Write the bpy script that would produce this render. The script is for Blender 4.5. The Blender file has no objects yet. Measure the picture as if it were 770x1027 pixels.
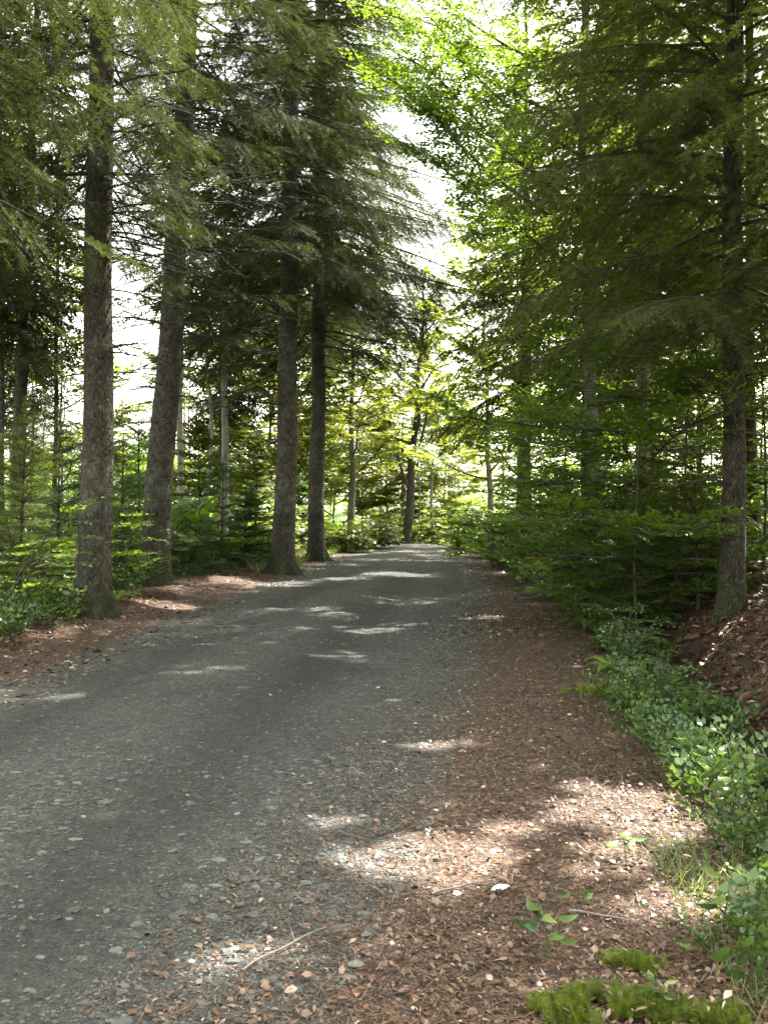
import bpy, math
import numpy as np

# ----------------------------------------------------------------------------
# basics
# ----------------------------------------------------------------------------
F, CX, CY, CAMZ = 1000.0, 385.0, 514.0, 1.5
SUN_AZ, SUN_EL = math.radians(43.0), math.radians(51.0)      # azimuth from +Y towards +X
S = np.array([math.sin(SUN_AZ) * math.cos(SUN_EL), math.cos(SUN_AZ) * math.cos(SUN_EL), math.sin(SUN_EL)])

scene = bpy.context.scene
col = scene.collection
R0 = np.random.default_rng(11)


def nrm(v):
    return v / np.maximum(np.linalg.norm(v, axis=-1, keepdims=True), 1e-9)


def wx(px, d):
    return (px - CX) / F * d


def left_edge(y):
    y = np.asarray(y, float)
    q = np.minimum(y, 48.0)
    return -3.6 + .04 * q + .0008 * q * q + np.maximum(y - 48, 0) * .13


def right_edge(y):
    return np.interp(y, [0, 3, 4.5, 8, 12, 18.5, 31, 44, 48, 60, 90], [1.2, 1.35, 1.6, 1.92, 2.45, 3.15, 3.6, 3.1, 2.9, 4.3, 8.5])


def gravel_right(y):
    return np.interp(y, [0, 3.1, 5.2, 8, 11.9, 19.7, 32, 48, 60, 90], [-.7, -.38, .0, .46, .95, 1.85, 2.6, 2.35, 4.0, 8.2])


def wob(x, y):
    return (np.sin(1.7 * x + .9 * y + 1) * np.cos(1.1 * y - .6 * x) + .6 * np.sin(3.9 * x - 2.3 * y + 2) + .4 * np.sin(6.1 * y + 4.3 * x))


def H(x, y):
    x = np.asarray(x, float)
    y = np.asarray(y, float)
    le, re = left_edge(y), right_edge(y)
    t = np.clip((y - 43) / 30, 0, 1)
    z = -1.3 * t * t * (3 - 2 * t)
    far = np.clip((y - 80) / 80, 0, 1)
    u = x - re
    amp = np.interp(y, [-5, 2, 6, 12, 25, 40, 60], [.3, .45, .9, 1, .9, .5, .4])
    z = z + np.interp(u, [-1, 0, .2, .55, .85, 1.4, 2.2, 4, 8, 15, 60], [0, -.02, -.09, -.32, -.3, .25, .7, 1.2, 1.7, 2.1, 2.6]) * amp
    v = le - x
    z = z + np.interp(v, [0, .6, 1.6, 3, 6, 20, 60], [0, .02, .1, .16, .3, .4, .3]) * np.interp(y, [0, 12, 50], [.4, 1, 1])
    off = np.clip(np.maximum(u, v) / .8, 0, 1)
    z = z + wob(x, y) * (.006 + .035 * off)
    # low crown and wheel ruts of the road
    c = (le + gravel_right(y)) / 2
    w = np.clip(1 - np.abs(x - c) / 2.2, 0, 1)
    z = z + .05 * w - .02 * np.exp(-((np.abs(x - c) - .8) / .25) ** 2)
    return z


def h1(x, y):
    return float(H(np.array([x]), np.array([y]))[0])


# ----------------------------------------------------------------------------
# sun gaps: places on the ground the photo shows in sunlight; crowns have gaps above them
# ----------------------------------------------------------------------------
GAPS = []


def gap(px, py, rx, ry, rot=0.0):
    d = CAMZ * F / (py - CY)
    GAPS.append((wx(px, d), d, rx, ry, math.radians(rot)))


def in_gap(P):
    g = P[:, :2] - S[None, :2] * (P[:, 2:3] / S[2])
    n = .2 * wob(g[:, 0] * 3.1, g[:, 1] * 3.1) + .35 * wob(g[:, 0] * 9.3 + 2, g[:, 1] * 9.3) + .3
    m = np.zeros(len(P), bool)
    for (cx, cy, rx, ry, ro) in GAPS:
        dx, dy = g[:, 0] - cx, g[:, 1] - cy
        c, s = math.cos(ro), math.sin(ro)
        a, b = (dx * c + dy * s) / rx, (-dx * s + dy * c) / ry
        m |= (a * a + b * b) < 1 + n
    return m & (P[:, 2] > 1.3)


gap(445, 862, .40, .34, 40)
gap(395, 880, .22, .12, 40)
gap(510, 835, .30, .16, 30)
gap(630, 812, .44, .42, 20)
gap(690, 835, .22, .2, 20)
gap(600, 850, .24, .1, 35)
gap(630, 872, .30, .12, 20)
gap(718, 770, .34, .34, 20)
gap(700, 905, .40, .24, 20)
gap(600, 930, .2, .06, 40)
gap(240, 968, .26, .09, 40)
gap(300, 950, .12, .06, 40)
gap(555, 985, .14, .07, 10)
gap(330, 862, .12, .06, 30)
gap(450, 905, .14, .05, 40)
_r = np.random.default_rng(3)
for _k in range(40):
    _y = 3.0 + 8 * _r.random() ** 1.4
    _x = -.35 * _y + .75 * _y * _r.random() ** .6
    GAPS.append((_x, _y, .05 + .16 * _r.random(), .04 + .06 * _r.random(), .7))
GAPS.append((1.4, 62, 9, 16, 0.0))
gap(475, 620, .5, .3, 10)
gap(410, 628, .4, .16, 10)
gap(370, 634, .4, .3, 20)
gap(395, 578, .7, .8, 0)
gap(60, 704, .14, .12, 10)
gap(430, 752, .35, .12, 20)
gap(340, 582, .3, .4, 10)
gap(165, 610, .5, .4, 10)
gap(40, 612, .5, .4, 0)
gap(230, 585, .5, .6, 0)
gap(410, 552, 1.4, 3, 0)

# ----------------------------------------------------------------------------
# mesh builder
# ----------------------------------------------------------------------------


class MB:
    def __init__(self):
        self.v, self.t, self.m, self.k, self.n = [], [], [], [], 0

    def add(self, v, t, mat=0, tint=.5):
        v = np.asarray(v, np.float32).reshape(-1, 3)
        t = np.asarray(t, np.int64).reshape(-1, 3)
        if not len(t):
            return
        self.v.append(v)
        self.t.append(t + self.n)
        self.m.append(np.full(len(t), mat, np.int32))
        self.k.append(np.broadcast_to(np.asarray(tint, np.float32), (len(t),)))
        self.n += len(v)

    def leaves(self, L, pat, mat, tint):
        n, k = L.shape[:2]
        if not n:
            return
        t = (np.arange(n) * k)[:, None, None] + pat[None]
        self.add(L.reshape(-1, 3), t.reshape(-1, 3), mat, np.repeat(tint, len(pat)))

    def mesh(self, name, mats, smooth=(0,)):
        me = bpy.data.meshes.new(name)
        v = np.concatenate(self.v)
        t = np.concatenate(self.t)
        m = np.concatenate(self.m)
        k = np.concatenate(self.k)
        me.vertices.add(len(v))
        me.vertices.foreach_set('co', v.ravel())
        me.loops.add(len(t) * 3)
        me.loops.foreach_set('vertex_index', t.ravel().astype(np.int32))
        me.polygons.add(len(t))
        me.polygons.foreach_set('loop_start', np.arange(0, len(t) * 3, 3, dtype=np.int32))
        me.polygons.foreach_set('material_index', m)
        me.polygons.foreach_set('use_smooth', np.isin(m, smooth))
        for x in mats:
            me.materials.append(x)
        me.update(calc_edges=True)
        a = me.attributes.new('tint', 'FLOAT', 'FACE')
        a.data.foreach_set('value', np.ascontiguousarray(k, np.float32))
        return me

    def obj(self, name, mats, parent=None, smooth=(0,)):
        o = bpy.data.objects.new(name, self.mesh(name, mats, smooth))
        col.objects.link(o)
        if parent is not None:
            o.parent = parent
        return o


def thing(name, label, cat, loc, group=None):
    o = bpy.data.objects.new(name, None)
    o.empty_display_size = .3
    col.objects.link(o)
    o.location = loc
    tag(o, label, cat, group)
    return o


def tag(o, label=None, cat=None, group=None, kind=None):
    if label:
        o['label'] = label
    if cat:
        o['category'] = cat
    if group:
        o['group'] = group
    if kind:
        o['kind'] = kind
    return o


def tube(path, rad, seg=6, lobes=None, rough=0.0, rg=R0, cap=True):
    path = np.asarray(path, float)
    n = len(path)
    T = nrm(np.gradient(path, axis=0))
    ref = np.where(np.abs(T[:, 2:3]) > .9, np.array([[1., 0, 0]]), np.array([[0, 0, 1.]]))
    if np.abs(T[:, 2]).mean() > .6:
        ref = np.tile(np.array([[1., 0, 0]]), (n, 1))
    A = nrm(np.cross(ref, T))
    B = np.cross(T, A)
    th = np.linspace(0, 2 * math.pi, seg, endpoint=False)
    r = np.repeat(np.asarray(rad, float)[:, None], seg, 1)
    if lobes is not None:
        r = r * lobes(th[None, :], path[:, 2:3])
    if rough:
        r = r * (1 + rough * (rg.random((n, seg)) - .5))
    v = path[:, None] + A[:, None] * (np.cos(th)[None, :, None] * r[..., None]) + B[:, None] * (np.sin(th)[None, :, None] * r[..., None])
    i = np.arange(n - 1)[:, None] * seg
    j = np.arange(seg)[None]
    j2 = (j + 1) % seg
    a, b, c, d = i + j, i + j2, i + seg + j2, i + seg + j
    t = np.concatenate([np.stack([a, b, c], -1).reshape(-1, 3), np.stack([a, c, d], -1).reshape(-1, 3)])
    v = v.reshape(-1, 3)
    if cap:
        v = np.concatenate([v, path[-1:]])
        e = (n - 1) * seg
        t = np.concatenate([t, np.stack([e + np.arange(seg), e + (np.arange(seg) + 1) % seg, np.full(seg, n * seg)], -1)])
    return v, t


# ----------------------------------------------------------------------------
# leaf and needle shapes
# ----------------------------------------------------------------------------
PAT_RHOMB = np.array([[0, 1, 2], [0, 2, 3]])
PAT_LEAF = np.array([[0, 2, 1], [1, 2, 4], [1, 4, 3], [3, 4, 5]])


def rhombs(P, D, W, l, w):
    l, w = l[:, None], w[:, None]
    m = P + D * l * .45
    return np.stack([P, m + W * w, P + D * l, m - W * w], 1)


def feathers(P, D, W, l, nl, nw, m=5):
    """shoots with single needles"""
    out = []
    N = np.cross(D, W)
    for j in range(m):
        t = (j + .35) / m
        c = P + D * (l * t)[:, None]
        for s in (1, -1):
            out += [c - D * nw, c + D * nw, c + D * (nl * .75) + W * (s * nl) + N * (nl * .25 * ((j % 2) * 2 - 1))]
    e = P + D * (l * .8)[:, None]
    out += [e - W * nw * .8, e + W * nw * .8, P + D * (l + nl * .6)[:, None]]
    return np.stack(out, 1)


PAT_FEATHER = np.arange(33).reshape(11, 3)


def leafs(P, D, W, l, w, curl=.25):
    l, w = l[:, None], w[:, None]
    N = np.cross(D, W)
    a = P + D * l * .38
    b = P + D * l * .72 - N * l * curl * .3
    tip = P + D * l - N * l * curl
    up = N * w * .22
    return np.stack([P, a + W * w + up, a - W * w + up, b + W * w * .66 + up * .6, b - W * w * .66 + up * .6, tip], 1)


FL_T = np.array([.0, .14, .32, .52, .72, .88, 1.0])
FL_W = np.array([.04, .55, .95, 1.0, .72, .34, .02])


def fine_leaf(P, D, W, l, w, curl):
    """one smooth leaf per row: 7 rows of 3 points, folded along the midrib"""
    N = np.cross(D, W)
    rows = []
    for t, q in zip(FL_T, FL_W):
        c = P + D * (l * t)[:, None] - N * (l * curl * t * t)[:, None]
        e = N * (w * q * .3)[:, None]
        rows += [c - W * (w * q)[:, None] + e, c, c + W * (w * q)[:, None] + e]
    return np.stack(rows, 1)


PAT_FL = np.array([t for r in range(6) for a in (0, 1) for t in ([3 * r + a, 3 * r + a + 1, 3 * r + a + 4], [3 * r + a, 3 * r + a + 4, 3 * r + a + 3])])


def conifer_branch(L, rg, feather=True, bare=.25, a=-.08, b=-.06, sp2=.062, wide=.4, sp3=.028, hang=.25, nsz=1.0, live=1.0, nw=.0052):
    a = a + .16 * (rg.random() - .5)
    b = b + .2 * (rg.random() - .5)
    c3 = .05 * (rg.random() - .5)
    ph = rg.random() * 6

    def ax(s):
        return np.stack([L * s, .07 * L * np.sin(3.2 * s + ph) * s, L * (a * s + b * s * s + c3 * np.sin(6 * s + ph) * s)], -1)
    ns = max(5, int(L * (1 - bare) / sp2))
    s = np.clip(bare + (1 - bare) * (np.arange(ns) + rg.random(ns) * .7) / ns, 0, .995)
    s = s[rg.random(ns) < live]
    ns = len(s)
    side = np.where(np.arange(ns) % 2, 1.0, -1.0)
    P = ax(s)
    T = nrm(ax(s + .01) - ax(s - .01))
    Bv = nrm(np.cross(np.array([[0, 0, 1.]]), T))
    l2 = np.clip(wide * L * (1 - s) ** .75, .0, 1.0) * (.35 + 1.0 * rg.random(ns)) * np.clip((s - bare) / .2 + .45, 0, 1) + .09
    ang = np.radians(52 + 16 * (rg.random(ns) - .5) - 12 * s)[:, None]
    D2 = T * np.cos(ang) + Bv * side[:, None] * np.sin(ang)
    D2[:, 2] -= hang * (.1 + 1.7 * rg.random(ns))
    D2 = nrm(D2)
    n3 = np.maximum(2, np.ceil(l2 / sp3)).astype(int)
    idx = np.repeat(np.arange(ns), n3)
    k = np.arange(n3.sum()) - np.repeat(np.cumsum(n3) - n3, n3)
    t3 = (k + .6) / n3[idx]
    base = P[idx] + D2[idx] * (l2[idx] * t3)[:, None]
    base[:, 2] -= hang * .5 * l2[idx] * t3 ** 2
    Nn = nrm(np.cross(D2, nrm(np.cross(np.array([[0, 0, 1.]]), D2))))
    B2 = nrm(np.cross(Nn, D2))[idx]
    sd = np.where(k % 2, 1.0, -1.0)[:, None]
    an = np.radians(46)
    D3 = nrm(D2[idx] * math.cos(an) + B2 * sd * math.sin(an) + .6 * (rg.random((len(idx), 3)) - .5) - np.array([[0, 0, hang * .3]]))
    l3 = (.05 + .075 * (1 - t3)) * (.7 + .6 * rg.random(len(idx))) * nsz
    # leaders: along secondary tips, and along the outer axis
    base = np.concatenate([base, P + D2 * (l2 * .75)[:, None] - np.array([[0, 0, 1.]]) * (hang * .28 * l2)[:, None], P])
    D3 = np.concatenate([D3, D2, T])
    l3 = np.concatenate([l3, .12 * nsz * np.ones(ns), .12 * nsz * np.ones(ns)])
    W = nrm(np.cross(D3, nrm(np.array([[0, 0, 1.]]) + .9 * (rg.random((len(D3), 3)) - .5))))
    if feather:
        LV = feathers(base, D3, W, l3 * 1.3, .027 * nsz, nw * nsz)
        pat = PAT_FEATHER
    else:
        LV = rhombs(base, D3, W, l3 * 1.3, .03 * nsz * np.ones(len(l3)))
        pat = PAT_RHOMB
    tw_ = .16 * rg.standard_normal(ns)
    tint = np.clip(.5 + np.concatenate([tw_[idx], tw_, tw_]) + .14 * rg.standard_normal(len(base)), 0, 1)
    # wood
    sa = np.linspace(0, 1, 7)
    r0 = .006 + .006 * L
    wv, wt = tube(ax(sa), r0 * (1 - sa) + .002, 5)
    # twigs as thin three-sided slivers
    e = P + D2 * l2[:, None]
    e[:, 2] -= hang * .5 * l2
    tw = np.stack([P - T * .006, P + T * .006, e], 1)
    return dict(wv=wv, wt=wt, tw=tw, lv=LV, pat=pat, tint=tint, cen=base, L=L)


def leaf_branch(L, rg, size=.075, bare=.2, a=.1, b=-.12, sp2=.13, wide=.42, sp3=.055, flat=.35, fine=True, hang=.1):
    ph = rg.random() * 6

    def ax(s):
        return np.stack([L * s, .05 * L * np.sin(3.5 * s + ph) * s, L * (a * s + b * s * s)], -1)
    ns = max(4, int(L * (1 - bare) / sp2))
    s = np.clip(bare + (1 - bare) * (np.arange(ns) + rg.random(ns) * .8) / ns, 0, .99)
    side = np.where(np.arange(ns) % 2, 1.0, -1.0)
    P = ax(s)
    T = nrm(ax(s + .01) - ax(s - .01))
    Bv = nrm(np.cross(np.array([[0, 0, 1.]]), T))
    l2 = np.clip(wide * L * (1 - s) ** .7, 0, 1.0) * (.5 + .8 * rg.random(ns)) + .08
    ang = np.radians(48 + 24 * (rg.random(ns) - .5))[:, None]
    D2 = nrm(T * np.cos(ang) + Bv * side[:, None] * np.sin(ang) + np.array([[0, 0, 1.]]) * (.35 * (rg.random((ns, 1)) - .5) - hang))
    n3 = np.maximum(2, np.ceil(l2 / sp3)).astype(int)
    idx = np.repeat(np.arange(ns), n3)
    k = np.arange(n3.sum()) - np.repeat(np.cumsum(n3) - n3, n3)
    t3 = (k + .8) / n3[idx]
    base = P[idx] + D2[idx] * (l2[idx] * t3)[:, None]
    B2 = nrm(np.cross(np.array([[0, 0, 1.]]), D2[idx]))
    sd = np.where(k % 2, 1.0, -1.0)[:, None]
    n = len(idx)
    D3 = nrm(D2[idx] * .6 + B2 * sd * .8 + .5 * (rg.random((n, 3)) - .5) - np.array([[0, 0, .22]]))
    up = nrm(np.array([[0, 0, 1.]]) + 2 * flat * (rg.random((n, 3)) - .5))
    W = nrm(np.cross(D3, up))
    l = size * (.6 + .7 * rg.random(n))
    if fine:
        LV, pat = leafs(base, D3, W, l, l * .3), PAT_LEAF
    else:
        LV, pat = rhombs(base, D3, W, l * 1.1, l * .38), PAT_RHOMB
    tint = np.clip(.5 + .2 * rg.standard_normal(n), 0, 1)
    sa = np.linspace(0, 1, 7)
    wv, wt = tube(ax(sa), (.004 + .006 * L) * (1 - sa) + .0015, 5)
    e = P + D2 * l2[:, None]
    tw = np.stack([P - T * .004, P + T * .004, e], 1)
    return dict(wv=wv, wt=wt, tw=tw, lv=LV, pat=pat, tint=tint, cen=base, L=L)


def xform(v, sc, az, el, roll, org):
    """scale, roll about the axis, pitch, turn, move"""
    v = np.asarray(v, float) * sc
    c, s = math.cos(roll), math.sin(roll)
    v = np.stack([v[..., 0], v[..., 1] * c - v[..., 2] * s, v[..., 1] * s + v[..., 2] * c], -1)
    c, s = math.cos(el), math.sin(el)
    v = np.stack([v[..., 0] * c - v[..., 2] * s, v[..., 1], v[..., 0] * s + v[..., 2] * c], -1)
    c, s = math.cos(az), math.sin(az)
    v = np.stack([v[..., 0] * c - v[..., 1] * s, v[..., 0] * s + v[..., 1] * c, v[..., 2]], -1)
    return v + org


def put(mb, br, sc, az, el, roll, org, world=None, dt=0.0, wood=True):
    """adds a branch to a crown; returns how many shoots stood in a sun gap"""
    lv = xform(br['lv'], sc, az, el, roll, org)
    tw = xform(br['tw'], sc, az, el, roll, org)
    tint = np.clip(br['tint'] + dt, 0, 1)
    cut = 0
    if world is not None:
        g = in_gap(lv.mean(1) + world)
        cut = int(g.sum())
        if cut:
            lv, tint = lv[~g], tint[~g]
            tw = tw[~in_gap(tw.mean(1) + world)]
    mb.leaves(lv, br['pat'], 1, tint)
    if wood and (cut < .3 * len(br['cen'])):
        mb.add(xform(br['wv'], sc, az, el, roll, org), br['wt'], 0)
        mb.leaves(tw, np.array([[0, 1, 2]]), 0, np.full(len(tw), .5))
    return cut


def library(fn, lengths, n, **kw):
    return [[fn(L, R0, **kw) for _ in range(n)] for L in lengths]


def pick(lib, L, rg):
    ls = np.array([b[0]['L'] for b in lib])
    i = int(np.argmin(np.abs(np.log(ls / max(L, .05)))))
    br = lib[i][rg.integers(len(lib[i]))]
    return br, L / br['L']


SPRUCE_FINE = library(conifer_branch, [.5, 1., 1.8, 2.8, 4.0], 4, feather=True, hang=.4, a=-.05, b=-.06, bare=.2)
SPRUCE_MID = library(conifer_branch, [.5, 1., 1.8, 2.8, 4.0], 4, feather=False, hang=.4, a=-.05, b=-.06, bare=.2, sp2=.085, sp3=.045, nsz=1.15)
SPRUCE_ROUGH = library(conifer_branch, [.6, 1.2, 2.2, 3.6], 3, feather=False, hang=.3, sp2=.16, sp3=.11, nsz=2.4, bare=.1)
HEMLOCK = library(conifer_branch, [.5, 1., 1.8, 2.8, 4.0], 4, feather=True, hang=.5, a=.05, b=-.28, bare=.12, wide=.42, nsz=.95)
FIR = library(conifer_branch, [.25, .5, .9, 1.4], 4, feather=True, hang=.08, a=.1, b=-.1, bare=.05, wide=.45, sp2=.055, sp3=.035, nsz=1.0)
FIR_FAR = library(conifer_branch, [.25, .5, .9, 1.4], 3, feather=False, hang=.08, a=.1, b=-.1, bare=.05, wide=.45, sp2=.06, sp3=.05, nsz=1.2)
SPARSE = library(conifer_branch, [.5, 1., 1.8], 3, feather=False, hang=.4, bare=.3, wide=.3, live=.55, sp2=.08, sp3=.05, nsz=1.2)
LEAF = library(leaf_branch, [.4, .8, 1.4, 2.2], 4, size=.085, sp2=.1, sp3=.042)
LEAF_FAR = library(leaf_branch, [.5, 1., 1.8, 2.8], 4, fine=False, size=.16, sp2=.11, sp3=.06, wide=.5)
LEAF_SMALL = library(leaf_branch, [.25, .5, .9], 4, size=.055, sp2=.06, sp3=.035)

# ----------------------------------------------------------------------------
# materials
# ----------------------------------------------------------------------------


def mat(name):
    m = bpy.data.materials.new(name)
    m.use_nodes = True
    nt = m.node_tree
    nt.nodes.clear()
    out = nt.nodes.new('ShaderNodeOutputMaterial')
    return m, nt, out


def nd(nt, typ, **kw):
    n = nt.nodes.new(typ)
    for k, v in kw.items():
        if k.startswith('i_'):
            key = k[2:]
            n.inputs[int(key) if key.isdigit() else key].default_value = v
        else:
            setattr(n, k, v)
    return n


def ramp(nt, fac, stops):
    r = nt.nodes.new('ShaderNodeValToRGB')
    e = r.color_ramp.elements
    while len(e) > len(stops):
        e.remove(e[-1])
    while len(e) < len(stops):
        e.new(1)
    for x, (p, c) in zip(e, stops):
        x.position = p
        x.color = (*c, 1) if len(c) == 3 else c
    nt.links.new(fac, r.inputs[0])
    return r.outputs[0]


def g1(a):
    return (a, a, a)


def mixc(nt, fac, a, b, mode='MIX'):
    n = nt.nodes.new('ShaderNodeMix')
    n.data_type = 'RGBA'
    n.blend_type = mode
    for sock, val in ((n.inputs[0], fac), (n.inputs[6], a), (n.inputs[7], b)):
        if hasattr(val, 'is_linked'):
            nt.links.new(val, sock)
        elif isinstance(val, (int, float)):
            sock.default_value = val
        else:
            sock.default_value = (*val, 1)
    return n.outputs[2]


def foliage(name, dark, mid, light, trans, tcol, gloss=.06, rough=.45, obj_var=.25):
    m, nt, out = mat(name)
    at = nd(nt, 'ShaderNodeAttribute', attribute_name='tint')
    c = ramp(nt, at.outputs['Fac'], [(0.1, dark), (.5, mid), (.95, light)])
    oi = nd(nt, 'ShaderNodeObjectInfo')
    hv = nd(nt, 'ShaderNodeHueSaturation')
    mr = nd(nt, 'ShaderNodeMapRange', i_3=1 - obj_var, i_4=1 + obj_var)
    nt.links.new(oi.outputs['Random'], mr.inputs[0])
    nt.links.new(mr.outputs[0], hv.inputs['Value'])
    nt.links.new(c, hv.inputs['Color'])
    di = nd(nt, 'ShaderNodeBsdfDiffuse')
    tr = nd(nt, 'ShaderNodeBsdfTranslucent')
    nt.links.new(hv.outputs[0], di.inputs[0])
    t2 = mixc(nt, 1.0, hv.outputs[0], tcol, 'MULTIPLY')
    nt.links.new(t2, tr.inputs[0])
    mx = nd(nt, 'ShaderNodeMixShader', i_0=trans)
    nt.links.new(di.outputs[0], mx.inputs[1])
    nt.links.new(tr.outputs[0], mx.inputs[2])
    gl = nd(nt, 'ShaderNodeBsdfGlossy', i_Roughness=rough)
    gl.inputs[0].default_value = (.9, .95, .9, 1)
    m2 = nd(nt, 'ShaderNodeMixShader', i_0=gloss)
    nt.links.new(mx.outputs[0], m2.inputs[1])
    nt.links.new(gl.outputs[0], m2.inputs[2])
    nt.links.new(m2.outputs[0], out.inputs[0])
    return m


def bark(name, c1, c2, lichen, lich_amt=.5, sc=1.0, bump=1.0):
    m, nt, out = mat(name)
    tc = nd(nt, 'ShaderNodeTexCoord')
    mp = nd(nt, 'ShaderNodeMapping')
    mp.inputs['Scale'].default_value = (1, 1, .38)
    nt.links.new(tc.outputs['Object'], mp.inputs[0])
    nz = nd(nt, 'ShaderNodeTexNoise', i_Scale=6 * sc, i_Detail=4)
    nt.links.new(mp.outputs[0], nz.inputs[0])
    add = nd(nt, 'ShaderNodeVectorMath', operation='MULTIPLY_ADD')
    nt.links.new(nz.outputs['Color'], add.inputs[0])
    add.inputs[1].default_value = (.16, .16, .16)
    nt.links.new(mp.outputs[0], add.inputs[2])
    vo = nd(nt, 'ShaderNodeTexVoronoi', feature='DISTANCE_TO_EDGE', i_Scale=36 * sc)
    nt.links.new(add.outputs[0], vo.inputs[0])
    vc = nd(nt, 'ShaderNodeTexVoronoi', i_Scale=36 * sc)
    nt.links.new(add.outputs[0], vc.inputs[0])
    sep = nd(nt, 'ShaderNodeSeparateColor')
    nt.links.new(vc.outputs['Color'], sep.inputs[0])
    base = mixc(nt, sep.outputs[0], c1, c2)
    crack = ramp(nt, vo.outputs['Distance'], [(0.0, g1(.5)), (.1, g1(1))])
    base = mixc(nt, 1.0, base, crack, 'MULTIPLY')
    n2 = nd(nt, 'ShaderNodeTexNoise', i_Scale=3.2, i_Detail=7, i_Roughness=.7)
    nt.links.new(tc.outputs['Object'], n2.inputs[0])
    lf = ramp(nt, n2.outputs['Fac'], [(.5, g1(0)), (.66, g1(lich_amt))])
    base = mixc(nt, lf, base, lichen)
    n3 = nd(nt, 'ShaderNodeTexNoise', i_Scale=1.1, i_Detail=4)
    nt.links.new(tc.outputs['Object'], n3.inputs[0])
    big = ramp(nt, n3.outputs['Fac'], [(.3, g1(.7)), (.7, g1(1.25))])
    base = mixc(nt, 1.0, base, big, 'MULTIPLY')
    sx = nd(nt, 'ShaderNodeSeparateXYZ')
    nt.links.new(tc.outputs['Object'], sx.inputs[0])
    zf = nd(nt, 'ShaderNodeMapRange', i_1=.05, i_2=1.3, i_3=.34, i_4=-.1)
    nt.links.new(sx.outputs[2], zf.inputs[0])
    mm = nd(nt, 'ShaderNodeMath', operation='ADD')
    nt.links.new(zf.outputs[0], mm.inputs[0])
    nt.links.new(n2.outputs['Fac'], mm.inputs[1])
    base = mixc(nt, ramp(nt, mm.outputs[0], [(.62, g1(0)), (.8, g1(.7))]), base, (.05, .06, .02))
    n4 = nd(nt, 'ShaderNodeTexNoise', i_Scale=70, i_Detail=4)
    nt.links.new(tc.outputs['Object'], n4.inputs[0])
    hsum = nd(nt, 'ShaderNodeMath', operation='MULTIPLY_ADD')
    nt.links.new(n4.outputs['Fac'], hsum.inputs[0])
    hsum.inputs[1].default_value = .35
    hh = ramp(nt, vo.outputs['Distance'], [(0, g1(0)), (.3, g1(1))])
    nt.links.new(hh, hsum.inputs[2])
    bp = nd(nt, 'ShaderNodeBump', i_Strength=bump, i_Distance=.035)
    nt.links.new(hsum.outputs[0], bp.inputs['Height'])
    ps = nd(nt, 'ShaderNodeBsdfPrincipled', i_Roughness=.9)
    ps.inputs['Specular IOR Level'].default_value = .2
    nt.links.new(base, ps.inputs['Base Color'])
    nt.links.new(bp.outputs[0], ps.inputs['Normal'])
    nt.links.new(ps.outputs[0], out.inputs[0])
    return m


M_BARK = bark('spruce_bark', (.062, .053, .041), (.165, .14, .108), (.2, .21, .165), .65)
M_BARK_DARK = bark('dark_bark', (.035, .029, .021), (.095, .078, .056), (.13, .13, .095), .4)
M_BARK_PALE = bark('pale_bark', (.22, .19, .165), (.33, .29, .25), (.36, .36, .33), .6, 1.6, .4)
M_BARK_GREY = bark('grey_bark', (.14, .13, .115), (.22, .2, .18), (.25, .26, .23), .6, 1.4, .5)
M_TWIG = bark('twig_bark', (.04, .033, .025), (.07, .058, .045), (.1, .1, .08), .4, 2.0, .2)
M_SPRUCE = foliage('spruce_needles', (.024, .032, .014), (.038, .049, .02), (.064, .076, .031), .34, (1.28, 1.3, .64), .012, .6)
M_HEMLOCK = foliage('hemlock_needles', (.063, .08, .027), (.094, .117, .038), (.124, .15, .052), .5, (1.37, 1.38, .55), .012, .6)
M_FIR = foliage('fir_needles', (.04, .07, .024), (.07, .115, .038), (.105, .16, .055), .4, (1.3, 1.5, .6), .04, .5)
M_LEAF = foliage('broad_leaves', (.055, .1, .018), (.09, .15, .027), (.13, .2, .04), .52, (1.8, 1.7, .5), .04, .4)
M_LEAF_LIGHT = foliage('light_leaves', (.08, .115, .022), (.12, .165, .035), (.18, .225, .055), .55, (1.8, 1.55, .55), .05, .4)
M_HERB = foliage('herb_leaves', (.03, .058, .018), (.055, .1, .03), (.12, .165, .042), .26, (1.4, 1.5, .5), .035, .25)
M_FERN = foliage('fern_fronds', (.07, .11, .02), (.11, .165, .03), (.16, .22, .045), .45, (1.6, 1.5, .5), .03, .5)
M_MOSS = foliage('moss_shoots', (.08, .11, .018), (.13, .17, .026), (.2, .23, .045), .4, (1.6, 1.5, .5), .02, .6)
M_GRASS = foliage('grass_blades', (.06, .095, .02), (.095, .145, .03), (.16, .21, .06), .4, (1.5, 1.5, .5), .04, .5)
M_YELLOW = foliage('yellow_blossoms', (.5, .4, .02), (.65, .5, .03), (.75, .6, .05), .3, (1.1, 1.1, .6), .03, .5)


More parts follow.
